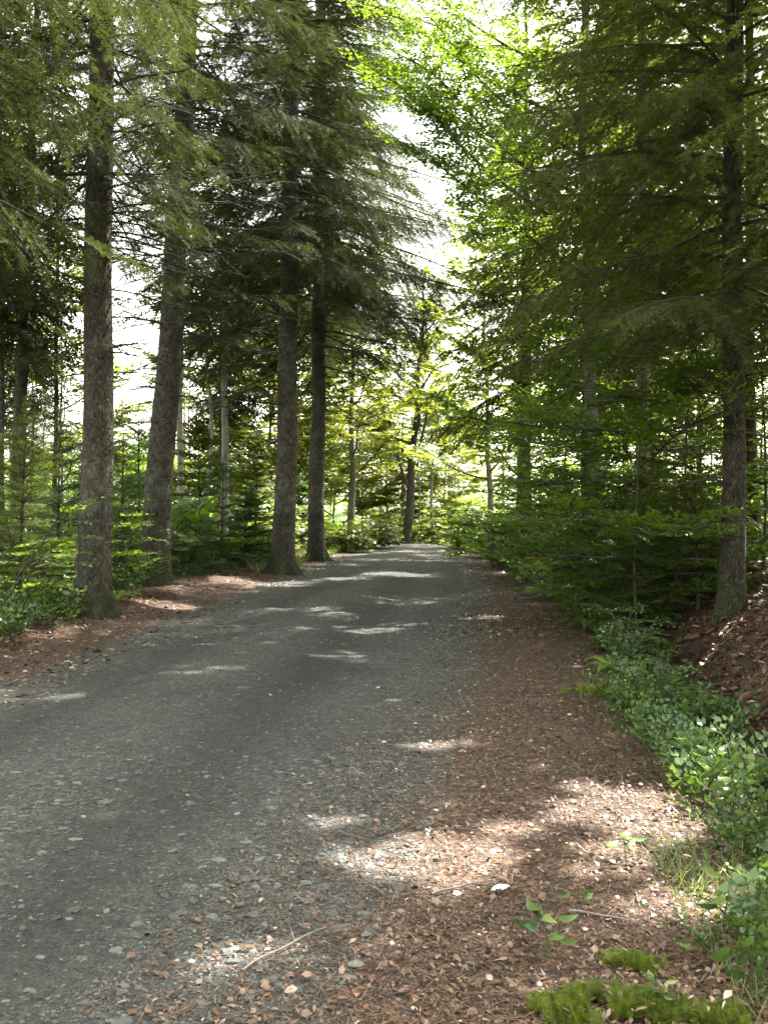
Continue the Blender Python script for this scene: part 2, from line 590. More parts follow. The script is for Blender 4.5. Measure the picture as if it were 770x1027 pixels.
def litter_nodes(nt, tc):
    """brown needle and leaf litter: colour and height"""
    v1 = nd(nt, 'ShaderNodeTexVoronoi', i_Scale=42)
    n0 = nd(nt, 'ShaderNodeTexNoise', i_Scale=18, i_Detail=5)
    nt.links.new(tc, n0.inputs[0])
    ad = nd(nt, 'ShaderNodeVectorMath', operation='MULTIPLY_ADD')
    nt.links.new(n0.outputs['Color'], ad.inputs[0])
    ad.inputs[1].default_value = (.07, .07, .07)
    nt.links.new(tc, ad.inputs[2])
    nt.links.new(ad.outputs[0], v1.inputs[0])
    sp = nd(nt, 'ShaderNodeSeparateColor')
    nt.links.new(v1.outputs['Color'], sp.inputs[0])
    c = ramp(nt, sp.outputs[0], [(0, (.03, .02, .013)), (.4, (.062, .034, .021)), (.75, (.1, .054, .032)), (1, (.16, .098, .06))])
    v2 = nd(nt, 'ShaderNodeTexVoronoi', i_Scale=130)
    nt.links.new(ad.outputs[0], v2.inputs[0])
    s2 = nd(nt, 'ShaderNodeSeparateColor')
    nt.links.new(v2.outputs['Color'], s2.inputs[0])
    c2 = ramp(nt, s2.outputs[1], [(0, g1(.5)), (1, g1(1.4))])
    c = mixc(nt, 1.0, c, c2, 'MULTIPLY')
    n5 = nd(nt, 'ShaderNodeTexNoise', i_Scale=1.3, i_Detail=4)
    nt.links.new(tc, n5.inputs[0])
    c = mixc(nt, 1.0, c, ramp(nt, n5.outputs['Fac'], [(.3, g1(.72)), (.7, g1(1.25))]), 'MULTIPLY')
    ht = nd(nt, 'ShaderNodeMath', operation='ADD')
    nt.links.new(v1.outputs['Distance'], ht.inputs[0])
    nt.links.new(s2.outputs[1], ht.inputs[1])
    return c, ht.outputs[0]


def ground_mat():
    m, nt, out = mat('forest_floor')
    tc = nd(nt, 'ShaderNodeTexCoord').outputs['Object']
    c, h = litter_nodes(nt, tc)
    at = nd(nt, 'ShaderNodeAttribute', attribute_name='green')
    n = nd(nt, 'ShaderNodeTexNoise', i_Scale=2.5, i_Detail=6)
    nt.links.new(tc, n.inputs[0])
    ad = nd(nt, 'ShaderNodeMath', operation='ADD')
    nt.links.new(n.outputs['Fac'], ad.inputs[0])
    nt.links.new(at.outputs['Fac'], ad.inputs[1])
    f = ramp(nt, ad.outputs[0], [(.85, g1(0)), (1.1, g1(.85))])
    n2 = nd(nt, 'ShaderNodeTexNoise', i_Scale=30, i_Detail=4)
    nt.links.new(tc, n2.inputs[0])
    gc = ramp(nt, n2.outputs['Fac'], [(.3, (.03, .045, .012)), (.7, (.09, .12, .03))])
    c = mixc(nt, f, c, gc)
    bp = nd(nt, 'ShaderNodeBump', i_Strength=.9, i_Distance=.02)
    nt.links.new(h, bp.inputs['Height'])
    ps = nd(nt, 'ShaderNodeBsdfPrincipled', i_Roughness=.85)
    ps.inputs['Specular IOR Level'].default_value = .25
    nt.links.new(c, ps.inputs['Base Color'])
    nt.links.new(bp.outputs[0], ps.inputs['Normal'])
    nt.links.new(ps.outputs[0], out.inputs[0])
    return m


def road_mat():
    m, nt, out = mat('gravel_road')
    tc = nd(nt, 'ShaderNodeTexCoord').outputs['Object']
    lc, lh = litter_nodes(nt, tc)
    # gravel
    v1 = nd(nt, 'ShaderNodeTexVoronoi', i_Scale=55)
    v2 = nd(nt, 'ShaderNodeTexVoronoi', i_Scale=23)
    v3 = nd(nt, 'ShaderNodeTexVoronoi', i_Scale=120)
    for v in (v1, v2, v3):
        nt.links.new(tc, v.inputs[0])
    s1 = nd(nt, 'ShaderNodeSeparateColor')
    nt.links.new(v1.outputs['Color'], s1.inputs[0])
    s2 = nd(nt, 'ShaderNodeSeparateColor')
    nt.links.new(v2.outputs['Color'], s2.inputs[0])
    s3 = nd(nt, 'ShaderNodeSeparateColor')
    nt.links.new(v3.outputs['Color'], s3.inputs[0])
    rut = nd(nt, 'ShaderNodeAttribute', attribute_name='rut')
    fine = ramp(nt, s3.outputs[0], [(0, (.02, .0195, .016)), (1, (.06, .0585, .05))])
    st = ramp(nt, s1.outputs[0], [(0, (.035, .035, .03)), (.6, (.076, .076, .068)), (1, (.13, .131, .119))])
    nb = nd(nt, 'ShaderNodeTexNoise', i_Scale=5, i_Detail=5, i_Roughness=.65)
    nt.links.new(tc, nb.inputs[0])
    sf = nd(nt, 'ShaderNodeMath', operation='SUBTRACT')
    nt.links.new(nb.outputs['Fac'], sf.inputs[0])
    nt.links.new(rut.outputs['Fac'], sf.inputs[1])
    # a stone stands where its random number is under the local amount of loose gravel
    lt = nd(nt, 'ShaderNodeMath', operation='SUBTRACT')
    nt.links.new(sf.outputs[0], lt.inputs[0])
    sh = nd(nt, 'ShaderNodeMath', operation='MULTIPLY', i_1=.45)
    nt.links.new(s1.outputs[1], sh.inputs[0])
    nt.links.new(sh.outputs[0], lt.inputs[1])
    isst = ramp(nt, lt.outputs[0], [(.0, g1(0)), (.12, g1(1))])
    edge = ramp(nt, v1.outputs['Distance'], [(.35, g1(1)), (.6, g1(.2))])
    isst = mixc(nt, 1.0, isst, edge, 'MULTIPLY')
    gc = mixc(nt, isst, fine, st)
    big = ramp(nt, s2.outputs[2], [(0, g1(.82)), (1, g1(1.15))])
    gc = mixc(nt, 1.0, gc, big, 'MULTIPLY')
    nl = nd(nt, 'ShaderNodeTexNoise', i_Scale=.9, i_Detail=5)
    nt.links.new(tc, nl.inputs[0])
    gc = mixc(nt, 1.0, gc, ramp(nt, nl.outputs['Fac'], [(.3, g1(.8)), (.7, g1(1.2))]), 'MULTIPLY')
    gc = mixc(nt, 1.0, gc, ramp(nt, rut.outputs['Fac'], [(.1, g1(1.12)), (.42, g1(.55))]), 'MULTIPLY')
    nm = nd(nt, 'ShaderNodeTexNoise', i_Scale=11, i_Detail=9, i_Roughness=.8)
    nt.links.new(tc, nm.inputs[0])
    gc = mixc(nt, 1.0, gc, ramp(nt, nm.outputs['Fac'], [(.36, g1(.66)), (.64, g1(1.4))]), 'MULTIPLY')
    # litter over gravel
    at = nd(nt, 'ShaderNodeAttribute', attribute_name='litter')
    n6 = nd(nt, 'ShaderNodeTexNoise', i_Scale=9, i_Detail=8, i_Roughness=.75)
    nt.links.new(tc, n6.inputs[0])
    ad = nd(nt, 'ShaderNodeMath', operation='ADD')
    nt.links.new(n6.outputs['Fac'], ad.inputs[0])
    nt.links.new(at.outputs['Fac'], ad.inputs[1])
    f = ramp(nt, ad.outputs[0], [(.82, g1(0)), (1.15, g1(1))])
    c = mixc(nt, f, gc, lc)
    hs = nd(nt, 'ShaderNodeMath', operation='MULTIPLY_ADD', i_1=1.2)
    nt.links.new(isst, hs.inputs[0])
    hl = nd(nt, 'ShaderNodeMath', operation='MULTIPLY', i_1=.5)
    nt.links.new(lh, hl.inputs[0])
    nt.links.new(hl.outputs[0], hs.inputs[2])
    bp = nd(nt, 'ShaderNodeBump', i_Strength=1.0, i_Distance=.022)
    nt.links.new(hs.outputs[0], bp.inputs['Height'])
    ps = nd(nt, 'ShaderNodeBsdfPrincipled', i_Roughness=.8)
    ps.inputs['Specular IOR Level'].default_value = .3
    nt.links.new(c, ps.inputs['Base Color'])
    nt.links.new(bp.outputs[0], ps.inputs['Normal'])
    nt.links.new(ps.outputs[0], out.inputs[0])
    return m


def tinted(name, stops, rough=.8, spec=.3):
    m, nt, out = mat(name)
    at = nd(nt, 'ShaderNodeAttribute', attribute_name='tint')
    c = ramp(nt, at.outputs['Fac'], stops)
    tc = nd(nt, 'ShaderNodeTexCoord')
    n = nd(nt, 'ShaderNodeTexNoise', i_Scale=60, i_Detail=4)
    nt.links.new(tc.outputs['Object'], n.inputs[0])
    c = mixc(nt, 1.0, c, ramp(nt, n.outputs['Fac'], [(.3, g1(.75)), (.7, g1(1.2))]), 'MULTIPLY')
    ps = nd(nt, 'ShaderNodeBsdfPrincipled', i_Roughness=rough)
    ps.inputs['Specular IOR Level'].default_value = spec
    nt.links.new(c, ps.inputs['Base Color'])
    nt.links.new(ps.outputs[0], out.inputs[0])
    return m


M_GROUND = ground_mat()
M_ROAD = road_mat()
M_STONE = tinted('gravel_stone', [(0, (.033, .033, .028)), (.5, (.066, .066, .059)), (1, (.128, .13, .119))])
M_LITTER = tinted('dead_leaves', [(0, (.026, .017, .011)), (.35, (.082, .041, .024)), (.65, (.14, .07, .039)), (.88, (.22, .135, .082)), (1, (.36, .29, .22))], .36, .6)
M_STICK = tinted('dry_stick', [(0, (.1, .075, .06)), (1, (.2, .16, .13))])
M_PALE = tinted('bleached_leaf', [(0, (.5, .45, .38)), (1, (.62, .58, .5))], .5, .4)

# ----------------------------------------------------------------------------
# ground and road
# ----------------------------------------------------------------------------


def grid(xs, ys):
    X, Y = np.meshgrid(xs, ys)
    n, k = X.shape
    i = np.arange(n - 1)[:, None] * k + np.arange(k - 1)[None]
    a, b, c, d = i, i + 1, i + k + 1, i + k
    t = np.concatenate([np.stack([a, b, c], -1).reshape(-1, 3), np.stack([a, c, d], -1).reshape(-1, 3)])
    return X.ravel(), Y.ravel(), t


def vattr(o, name, val):
    a = o.data.attributes.new(name, 'FLOAT', 'POINT')
    a.data.foreach_set('value', np.ascontiguousarray(val, np.float32))


def spaced(lo, hi, fine_lo, fine_hi, step, grow=1.18):
    m = list(np.arange(fine_lo, fine_hi, step))
    s, x = step, fine_hi
    while x < hi:
        m.append(x)
        s *= grow
        x += s
    m.append(hi)
    s, x = step, fine_lo
    lowr = []
    while x > lo:
        s *= grow
        x -= s
        lowr.append(max(x, lo))
    return np.array(sorted(set(lowr)) + m)


xs = spaced(-700, 700, -7.5, 8, .1)
ys = np.concatenate([spaced(-60, 16, -1, 16, .12)[:-1], spaced(16, 900, 16, 55, .35)])
X, Y, T = grid(xs, ys)
Z = H(X, Y)
inside = (X > left_edge(Y) + .05) & (X < right_edge(Y) - .05) & (Y < 85)
Z = Z - .004 - np.where(inside, .01, 0)
mb = MB()
mb.add(np.stack([X, Y, Z], -1), T)
g = mb.obj('ground', [M_GROUND])
tag(g, kind='structure')
u_, v_ = X - right_edge(Y), left_edge(Y) - X
green = np.where(u_ > 0, np.interp(u_, [0, .15, .9, 1.4, 3, 8], [.1, .45, .5, .1, .15, .3]), np.interp(v_, [0, 1.1, 1.8, 6], [.0, .12, .45, .5]))
green = np.maximum(green, np.interp(Y, [40, 60], [0, 1.0]))
vattr(g, 'green', green)

# road sheet runs between the two verges, laid a few millimetres over the ground
ysr = np.concatenate([np.arange(-8, 14, .08), np.arange(14, 40, .2), np.arange(40, 84, .5)])
q = np.linspace(0, 1, 64)
Yr = np.repeat(ysr[:, None], 64, 1)
lo_ = left_edge(Yr) - .9 + .12 * np.sin(Yr * 1.3)
hi_ = right_edge(Yr) + .02 + .06 * np.sin(Yr * 2.1)
Xr = lo_ + (hi_ - lo_) * q[None]
n, k = Xr.shape
i = np.arange(n - 1)[:, None] * k + np.arange(k - 1)[None]
T = np.concatenate([np.stack([i, i + 1, i + k + 1], -1).reshape(-1, 3), np.stack([i, i + k + 1, i + k], -1).reshape(-1, 3)])
Xr, Yr = Xr.ravel(), Yr.ravel()
mb = MB()
mb.add(np.stack([Xr, Yr, H(Xr, Yr) + .004 - .02 * ((Xr < left_edge(Yr) - .8))], -1), T)
road = mb.obj('road', [M_ROAD])
tag(road, kind='structure')
dl = Xr - left_edge(Yr)
dr = gravel_right(Yr) - Xr
lit = np.maximum(np.interp(-dr, [-1.6, -.6, .0, .5, 1.2], [-.05, .1, .32, .55, .75]), np.interp(-dl, [-.9, -.2, .15, .6], [-.05, .15, .5, .75]))
vattr(road, 'litter', lit)
cc = (left_edge(Yr) + gravel_right(Yr)) / 2
rut = .1 + .32 * np.exp(-((Xr - (cc + .55)) / .42) ** 2) + .28 * np.exp(-((Xr - (cc - 1.0)) / .36) ** 2) + .05 * wob(Xr * .7, Yr * .5)
vattr(road, 'rut', rut)

# ----------------------------------------------------------------------------
# loose stones and litter (nobody could count them)
# ----------------------------------------------------------------------------


def ico(sub):
    import bmesh
    bm = bmesh.new()
    bmesh.ops.create_icosphere(bm, subdivisions=sub, radius=1)
    v = np.array([x.co[:] for x in bm.verts])
    t = np.array([[x.index for x in f.verts] for f in bm.faces])
    bm.free()
    return v, t


rg = np.random.default_rng(5)
mb = MB()
for (cnt, sub, y0, y1, r0, r1) in ((2000, 2, 2.6, 6.0, .008, .026), (16000, 1, 2.6, 6, .003, .010), (6000, 1, 5.5, 13, .008, .017), (5000, 1, 11, 30, .012, .03)):
    iv, it = ico(sub)
    yy = y0 + (y1 - y0) * rg.random(cnt) ** 1.2
    le, gr = left_edge(yy), gravel_right(yy)
    xx = le + .2 + (gr - le + .1) * rg.random(cnt) ** (1.25 if sub == 2 else 1.0)
    cc = (le + gr) / 2
    keep = rg.random(cnt) > .75 * np.exp(-((xx - (cc + .55)) / .42) ** 2) + .6 * np.exp(-((xx - (cc - 1.0)) / .36) ** 2)
    keep &= (np.abs(xx / yy) < .5)
    xx, yy = xx[keep], yy[keep]
    m_ = len(xx)
    sz = (r0 + (r1 - r0) * rg.random(m_) ** 2.2)
    sc3 = np.stack([sz * (.8 + .7 * rg.random(m_)), sz * (.7 + .4 * rg.random(m_)), sz * (.22 + .2 * rg.random(m_))], -1)
    v = iv[None] * (1 + .55 * (rg.random((m_, len(iv), 1)) - .5)) * sc3[:, None]
    th = rg.random(m_) * 6.28
    c, s = np.cos(th)[:, None], np.sin(th)[:, None]
    v = np.stack([v[..., 0] * c - v[..., 1] * s, v[..., 0] * s + v[..., 1] * c, v[..., 2]], -1)
    v += np.stack([xx, yy, H(xx, yy) + .004 + sc3[:, 2] * .35], -1)[:, None]
    mb.leaves(v, it, 0, np.clip(.5 + .22 * rg.standard_normal(m_), 0, 1))
o = mb.obj('gravel', [M_STONE], smooth=())
tag(o, 'loose grey stones strewn over the gravel road', 'gravel', kind='stuff')


def scatter_litter(mb, xx, yy, size, rg, lift=.012, tint=None):
    m_ = len(xx)
    az = rg.random(m_) * 6.28
    tl = .35 * rg.standard_normal(m_)
    D = nrm(np.stack([np.cos(az), np.sin(az), tl * .7], -1))
    up = nrm(np.array([[0, 0, 1.]]) + .9 * (rg.random((m_, 3)) - .5))
    W = nrm(np.cross(D, up))
    P = np.stack([xx, yy, H(xx, yy) + .006 + lift * rg.random(m_)], -1)
    l = size * (.35 + 1.5 * rg.random(m_) ** 2)
    t = np.clip(.45 + .25 * rg.standard_normal(m_), 0, 1) if tint is None else tint
    mb.leaves(leafs(P, D, W, l, l * (.12 + .28 * rg.random(m_)), curl=-.35), PAT_LEAF, 0, t)


mb = MB()
n = 22000        # right shoulder
yy = 2.6 + 14 * rg.random(n) ** 1.8
gr, re = gravel_right(yy), right_edge(yy)
xx = gr - .5 + (re - gr + 1.2) * rg.random(n) ** .7
scatter_litter(mb, xx, yy, .024, rg, .02)
n = 16000         # finer bits
yy = 2.6 + 5 * rg.random(n) ** 1.5
gr, re = gravel_right(yy), right_edge(yy)
xx = gr - .6 + (re - gr + 1.2) * rg.random(n) ** .7
scatter_litter(mb, xx, yy, .013, rg)
n = 5000         # far right shoulder
yy = 12 + 26 * rg.random(n) ** 1.5
gr, re = gravel_right(yy), right_edge(yy)
scatter_litter(mb, gr - .3 + (re - gr + .4) * rg.random(n), yy, .05, rg)
n = 8000         # left verge
yy = 6 + 28 * rg.random(n) ** 1.4
xx = left_edge(yy) + .5 - 2.0 * rg.random(n)
scatter_litter(mb, xx, yy, .055, rg)
n = 1500         # on the gravel
yy = 2.6 + 16 * rg.random(n) ** 1.5
le, re = left_edge(yy), right_edge(yy)
scatter_litter(mb, le + (re - le) * rg.random(n), yy, .026, rg)
n = 9000         # bank on the right
yy = 3 + 16 * rg.random(n) ** 1.2
scatter_litter(mb, right_edge(yy) + 3.6 * rg.random(n), yy, .055, rg)
n = 160          # caught in the moss
yy = 2.88 + .25 * rg.random(n)
scatter_litter(mb, yy * (.16 + .2 * rg.random(n)), yy, .026, rg, .07)
n = 9000         # coarse leaves on the bank
yy = 4.5 + 9 * rg.random(n)
scatter_litter(mb, right_edge(yy) + .7 + 2.6 * rg.random(n), yy, .075, rg, .05)
# dry needles and twig bits
n = 20000
yy = 2.6 + 9 * rg.random(n) ** 1.6
gr, re = gravel_right(yy), right_edge(yy)
xx = gr - .5 + (re - gr + .9) * rg.random(n) ** .8
az = rg.random(n) * 6.28
P = np.stack([xx, yy, H(xx, yy) + .008 + .01 * rg.random(n)], -1)
D = nrm(np.stack([np.cos(az), np.sin(az), .2 * rg.standard_normal(n)], -1))
W = nrm(np.cross(D, np.array([[0, 0, 1.]])))
mb.leaves(rhombs(P, D, W, .03 + .07 * rg.random(n) ** 2, np.full(n, .0018)), PAT_RHOMB, 0, .25 + .6 * rg.random(n))
o = mb.obj('leaf_litter', [M_LITTER], smooth=())
tag(o, 'brown dead leaves and needles strewn along the road verges', 'leaf litter', kind='stuff')

# ----------------------------------------------------------------------------
# trees
# ----------------------------------------------------------------------------


def trunk_path(h, lean, bow, rg, n=36, kink=.02):
    z = np.concatenate([np.linspace(-.25, 1.2, 12), np.linspace(1.35, h, n)])
    s = z / h
    p = np.stack([lean[0] * z + bow[0] * np.sin(s * 3.1), lean[1] * z + bow[1] * np.sin(s * 3.1), z], -1)
    p[:, 0] += kink * np.sin(z * 1.3 + rg.random() * 6)
    p[:, 1] += kink * np.sin(z * 1.1 + rg.random() * 6)
    return p


def add_trunk(name, parent, path, dia, h, m, rg, flare=.55, seg=22):
    z = path[:, 2]
    r = dia / 2 * np.clip(1 - z / h, 0.02, 1) ** .75 * (1 + .12 * np.exp(-np.maximum(z, 0) / .8))
    ph = rg.random(3) * 6.28
    kk = rg.integers(4, 7)

    def lobes(th, zz):
        e = np.exp(-np.maximum(zz, -.1) / .22)
        return 1 + flare * e * (.45 + .55 * np.cos(kk * th + ph[0])) + .15 * e * np.cos(2 * th + ph[1]) + .03 * np.cos(3 * th + ph[2] + zz * .7)
    v, t = tube(path, r, seg, lobes, .05, rg)
    b = MB()
    b.add(v, t)
    return b.obj(name, [m], parent)


def path_at(path, z):
    return np.array([np.interp(z, path[:, 2], path[:, 0]), np.interp(z, path[:, 2], path[:, 1]), z])


def dead_branch(mb, org, az, el, L, rg, r=.013, twigs=True):
    s = np.linspace(0, 1, 8)
    c1, c2 = .12 * (rg.random() - .5), .25 * (rg.random() - .3)
    p = np.stack([L * s, L * c1 * np.sin(3 * s), -L * c2 * s * s + .02 * L * np.sin(7 * s)], -1)
    v, t = tube(xform(p, 1, az, el, 0, org), r * (1 - .8 * s) + .002, 5)
    mb.add(v, t)
    if twigs:
        for q in range(int(3 + L * 3)):
            sq = .3 + .7 * rg.random()
            o2 = xform(np.stack([L * sq, L * c1 * math.sin(3 * sq), -L * c2 * sq * sq]), 1, az, el, 0, org)
            l2 = L * (.12 + .25 * rg.random())
            sl = np.linspace(0, 1, 4)
            pp = np.stack([l2 * sl, .06 * l2 * np.sin(4 * sl), -.12 * l2 * sl ** 2], -1)
            v, t = tube(xform(pp, 1, az + rg.choice([-1, 1]) * (.5 + .5 * rg.random()), el - .3 + .5 * rg.random(), 0, o2), r * .4 * (1 - sl) + .0016, 4)
            mb.add(v, t)


def crown_profile(z, z0, h, R):
    f = (h - z) / (h - z0)
    return R * np.clip(f, 0, 1) ** .62


def build_conifer(name, label, x, y, h, dia, z0, R, seed, lean=(0, 0), bow=(0, 0), lib=None, mb_=None, mleaf=None, dead=(2.2, 24), zfine=None, step=.34, per=5, el=(-18, 22), group=None, cat='tree', flare=.55, unique=True, sparse_below=0, az_bias=None, mtrunk=None, extra=(), bare=()):
    rg = np.random.default_rng(seed)
    z = h1(x, y)
    base = np.array([x, y, z])
    o = thing(name, label, cat, base, group)
    path = trunk_path(h, lean, bow, rg)
    add_trunk('trunk', o, path, dia, h, mtrunk or M_BARK, rg, flare)
    zfine = zfine if zfine is not None else CAMZ + .56 * y + .8
    b = MB()
    zz = z0
    while zz < h - .25:
        L0 = crown_profile(zz, z0, h, R)
        a0 = rg.random() * 6.28
        n_ = per if zz < h * .8 else 4
        f = (zz - z0) / (h - z0)
        for j in range(n_):
            if rg.random() < .1:
                continue
            az = a0 + j * 6.283 / n_ + .5 * (rg.random() - .5)
            L = L0 * (.62 + .5 * rg.random()) + .15
            if az_bias is not None:
                L *= 1 + az_bias[1] * math.cos(az - az_bias[0])
            e = math.radians(el[0] + (el[1] - el[0]) * f + 12 * (rg.random() - .5))
            br, sc = pick(lib if zz + z < zfine else SPRUCE_ROUGH, L, rg)
            put(b, br, sc, az, e, .35 * (rg.random() - .5), path_at(path, zz + .15 * (rg.random() - .5)), base if unique else None, .18 * (rg.random() - .5))
        zz += step * (.7 + .6 * rg.random())
    # leader
    br, sc = pick(SPRUCE_ROUGH, .8, rg)
    put(b, br, sc, 0, 1.45, 0, path_at(path, h - .5))
    for (ze, azd, L, eld) in extra:
        br, sc = pick(lib, L, rg)
        put(b, br, sc, math.radians(azd), math.radians(eld), .2 * (rg.random() - .5), path_at(path, ze), base, .15 * (rg.random() - .5))
    if dead:
        for j in range(dead[1]):
            zd = dead[0] + (z0 + 1.2 - dead[0]) * rg.random() ** .7
            L = (.35 + (2.4 if dia > .4 else 1.4) * rg.random() ** 1.4) * (.6 + .5 * zd / z0)
            rr = dia / 2 * (1 - zd / h) ** .75 * .8
            az = rg.random() * 6.28
            dead_branch(b, path_at(path, zd) + np.array([math.cos(az), math.sin(az), 0]) * rr, az, math.radians(-14 + 26 * rg.random()), L, rg)
    for (zd, azd, L, eld) in bare:
        az = math.radians(azd)
        dead_branch(b, path_at(path, zd) + np.array([math.cos(az), math.sin(az), 0]) * dia * .36, az, math.radians(eld), L, rg, .014)
    b.obj('crown', [M_TWIG, mleaf or M_SPRUCE], o)
    return o


# --- the four big spruces left of the road, the ones behind, and the tall right-hand ones
XL1, YL1 = wx(95, 14.0), 14.0
GB = 'big spruces along the left verge'
build_conifer('spruce_tree', 'thick straight spruce trunk standing nearest the camera on the left road verge', XL1, YL1, 21, .47, 6.2, 3.1, 21, (.012, 0), lib=SPRUCE_FINE, dead=(2.9, 34), group=GB, flare=.75, az_bias=(3.3, .3),
              extra=[(5.3, 8, 1.4, -25), (5.9, -40, 1.8, -18), (5.6, 190, 1.9, -10), (4.7, 205, 1.6, -6), (3.9, 175, 1.3, -8), (6.0, 90, 2.0, -10)],
              bare=[(5.4, 5, 1.6, -8), (5.0, -25, 1.4, -14), (4.6, 15, 1.5, -10), (4.2, 0, 1.2, -4), (5.7, 20, 1.8, -12), (3.7, -10, .8, -8), (4.4, 185, 1.3, -6), (5.2, 170, 1.6, -10), (3.4, 195, 1.0, -12)])
build_conifer('spruce_tree', 'big spruce whose trunk leans right, second from the camera on the left verge', wx(154, 19.0), 19.0, 22, .54, 8.7, 3.4, 22, (.052, 0), (.12, 0), lib=SPRUCE_FINE, dead=(2.2, 54), group=GB, flare=.4,
              extra=[(6.4, 190, 1.4, -20), (6.6, -60, 1.7, -25), (5.7, 0, 2.4, -6), (7.0, 20, 2.6, -8), (7.2, 160, 2.4, -10), (6.8, -110, 1.9, -20), (4.9, 10, 1.8, -8)],
              bare=[(5.9, 185, 2.2, -14), (5.4, 170, 2.4, -8), (5.0, 200, 2.0, -16), (4.6, 180, 2.3, -6), (4.3, 165, 1.9, -18), (4.0, 195, 2.1, -2), (3.5, 180, 1.6, -10), (3.1, 170, 1.2, 0), (6.3, 190, 2.0, -10), (4.8, -10, 1.8, -10), (4.2, 10, 2.0, -14), (5.6, 0, 2.2, -12), (3.6, -20, 1.4, -8)])
build_conifer('spruce_tree', 'spruce with spreading mossy root flare, nearer of the close pair at the left road edge', wx(285, 23.8), 23.8, 25, .54, 7.9, 4.2, 23, (.017, 0), lib=SPRUCE_FINE, dead=(3.4, 40), group=GB, flare=1.0, az_bias=(0, .12),
              extra=[(6.3, 185, 3.4, -12), (5.6, 200, 3.0, -16), (6.9, 165, 3.2, -8), (6.7, -20, 3.0, -12), (7.3, -70, 2.6, -14), (7.4, 205, 3.4, -8), (7.1, 30, 3.0, -8), (4.9, 175, 2.4, -16)],
              bare=[(6.0, 190, 2.6, -8), (5.2, 180, 2.4, -12), (4.5, 190, 2.0, -10), (5.6, -60, 1.8, -8)])
build_conifer('spruce_tree', 'slimmer spruce just beyond the flared one, farther of the close pair', wx(317, 30.0), 30.0, 27, .5, 8.6, 5.2, 24, (.012, 0), lib=SPRUCE_FINE, dead=(3.4, 34), group=GB, flare=.8, az_bias=(0, .2),
              extra=[(7.6, -10, 4.6, -8), (7.0, 10, 4.7, -10), (6.5, -35, 4.3, -12), (8.2, -25, 4.6, -5), (8.4, 20, 4.6, -4), (5.9, 0, 4.0, -14), (7.9, -60, 4.0, -8), (6.9, 40, 4.2, -8), (8.0, 200, 2.6, -10)],
              bare=[(6.8, -5, 3.0, -16), (6.2, -20, 2.8, -20), (5.6, 10, 2.6, -18), (5.0, 0, 2.4, -14), (7.2, 15, 3.2, -14), (4.5, -15, 1.8, -12)])
build_conifer('spruce_tree', 'slightly leaning grey spruce at the far left, seen left of the thick straight trunk', wx(15, 26), 26, 19, .38, 6.0, 2.6, 25, (.04, 0), lib=SPRUCE_MID, dead=(3.5, 20))
build_conifer('spruce_tree', 'thin dark spruce pole with short tufted branches against the white sky at left', wx(55, 30), 30, 15, .17, 3.0, 1.1, 26, (.01, 0), lib=SPARSE, dead=(2, 14), step=.5, per=4, mtrunk=M_BARK_DARK)
build_conifer('spruce_tree', 'pale slender spruce trunk between the leaning spruce and the close pair', wx(225, 29), 29, 16, .24, 6.5, 2.2, 27, (.003, 0), lib=SPRUCE_MID, dead=(1.8, 26), mtrunk=M_BARK_PALE)
build_conifer('spruce_tree', 'thin pale spruce rising just behind the leaning spruce', wx(181, 36), 36, 21, .26, 9.0, 2.2, 28, lib=SPRUCE_MID, dead=(4, 26), mtrunk=M_BARK_PALE)
build_conifer('spruce_tree', 'overhanging spruce beside the camera whose dark boughs hang into the top left', -5.6, 8.4, 18, .42, 5.2, 3.6, 29, lib=SPRUCE_FINE, dead=None, el=(-14, 20), zfine=9.5,
              extra=[(6.8, 15, 4.4, -6), (6.4, 35, 4.2, -8), (7.2, 0, 4.5, -8), (5.9, 50, 3.6, -8), (7.0, 60, 4.2, -6), (7.7, 25, 4.6, -10), (6.2, 75, 3.4, -6), (8.2, 10, 4.6, -10), (8.0, 42, 4.4, -8)])

build_conifer('spruce_tree', 'tall spruce half hidden directly behind the close pair at the left road edge', wx(318, 41), 41, 27, .4, 8.5, 4.9, 30, lib=SPRUCE_MID, dead=(3, 24))
build_conifer('hemlock_tree', 'dark trunked hemlock on the bank at right with long drooping feathery boughs', wx(735, 11.2), 11.2, 17, .27, 3.3, 3.4, 31, (.0, 0), lib=HEMLOCK, mleaf=M_HEMLOCK, dead=(1.0, 14), el=(2, 30), step=.31, mtrunk=M_BARK_DARK, flare=.22, zfine=8.5,
              extra=[(3.4, 230, 2.6, 4), (3.9, 260, 2.3, 8), (4.4, 215, 3.0, 8), (4.8, 282, 2.2, 8), (5.2, 240, 2.8, 10), (3.2, 190, 3.0, 4), (6.0, 225, 2.8, 12), (3.0, 330, 1.8, 4)])
build_conifer('hemlock_tree', 'thinner dark hemlock standing close behind the drooping hemlock on the right bank', wx(752, 15), 15, 16, .2, 3.6, 2.6, 32, lib=HEMLOCK, mleaf=M_HEMLOCK, dead=(1.0, 14), el=(2, 30), step=.32, mtrunk=M_BARK_DARK, flare=.3)
build_conifer('spruce_tree', 'pale grey trunk in the right wood showing through the leafy saplings', wx(645, 18), 18, 18, .26, 5.5, 3.0, 33, (-.004, 0), lib=SPRUCE_MID, mleaf=M_HEMLOCK, dead=(2, 20), mtrunk=M_BARK_GREY)
build_conifer('spruce_tree', 'tall dark spruce at the right road edge near the crest', wx(527, 31), 31, 19, .42, 5.0, 3.3, 34, lib=SPRUCE_MID, mleaf=M_HEMLOCK, dead=(1.5, 24))
build_conifer('spruce_tree', 'shaded spruce in the right wood between the pale trunk and the crest', wx(588, 25), 25, 17, .3, 4.2, 3.1, 35, lib=SPRUCE_MID, mleaf=M_HEMLOCK, dead=(1.2, 24), mtrunk=M_BARK_DARK)
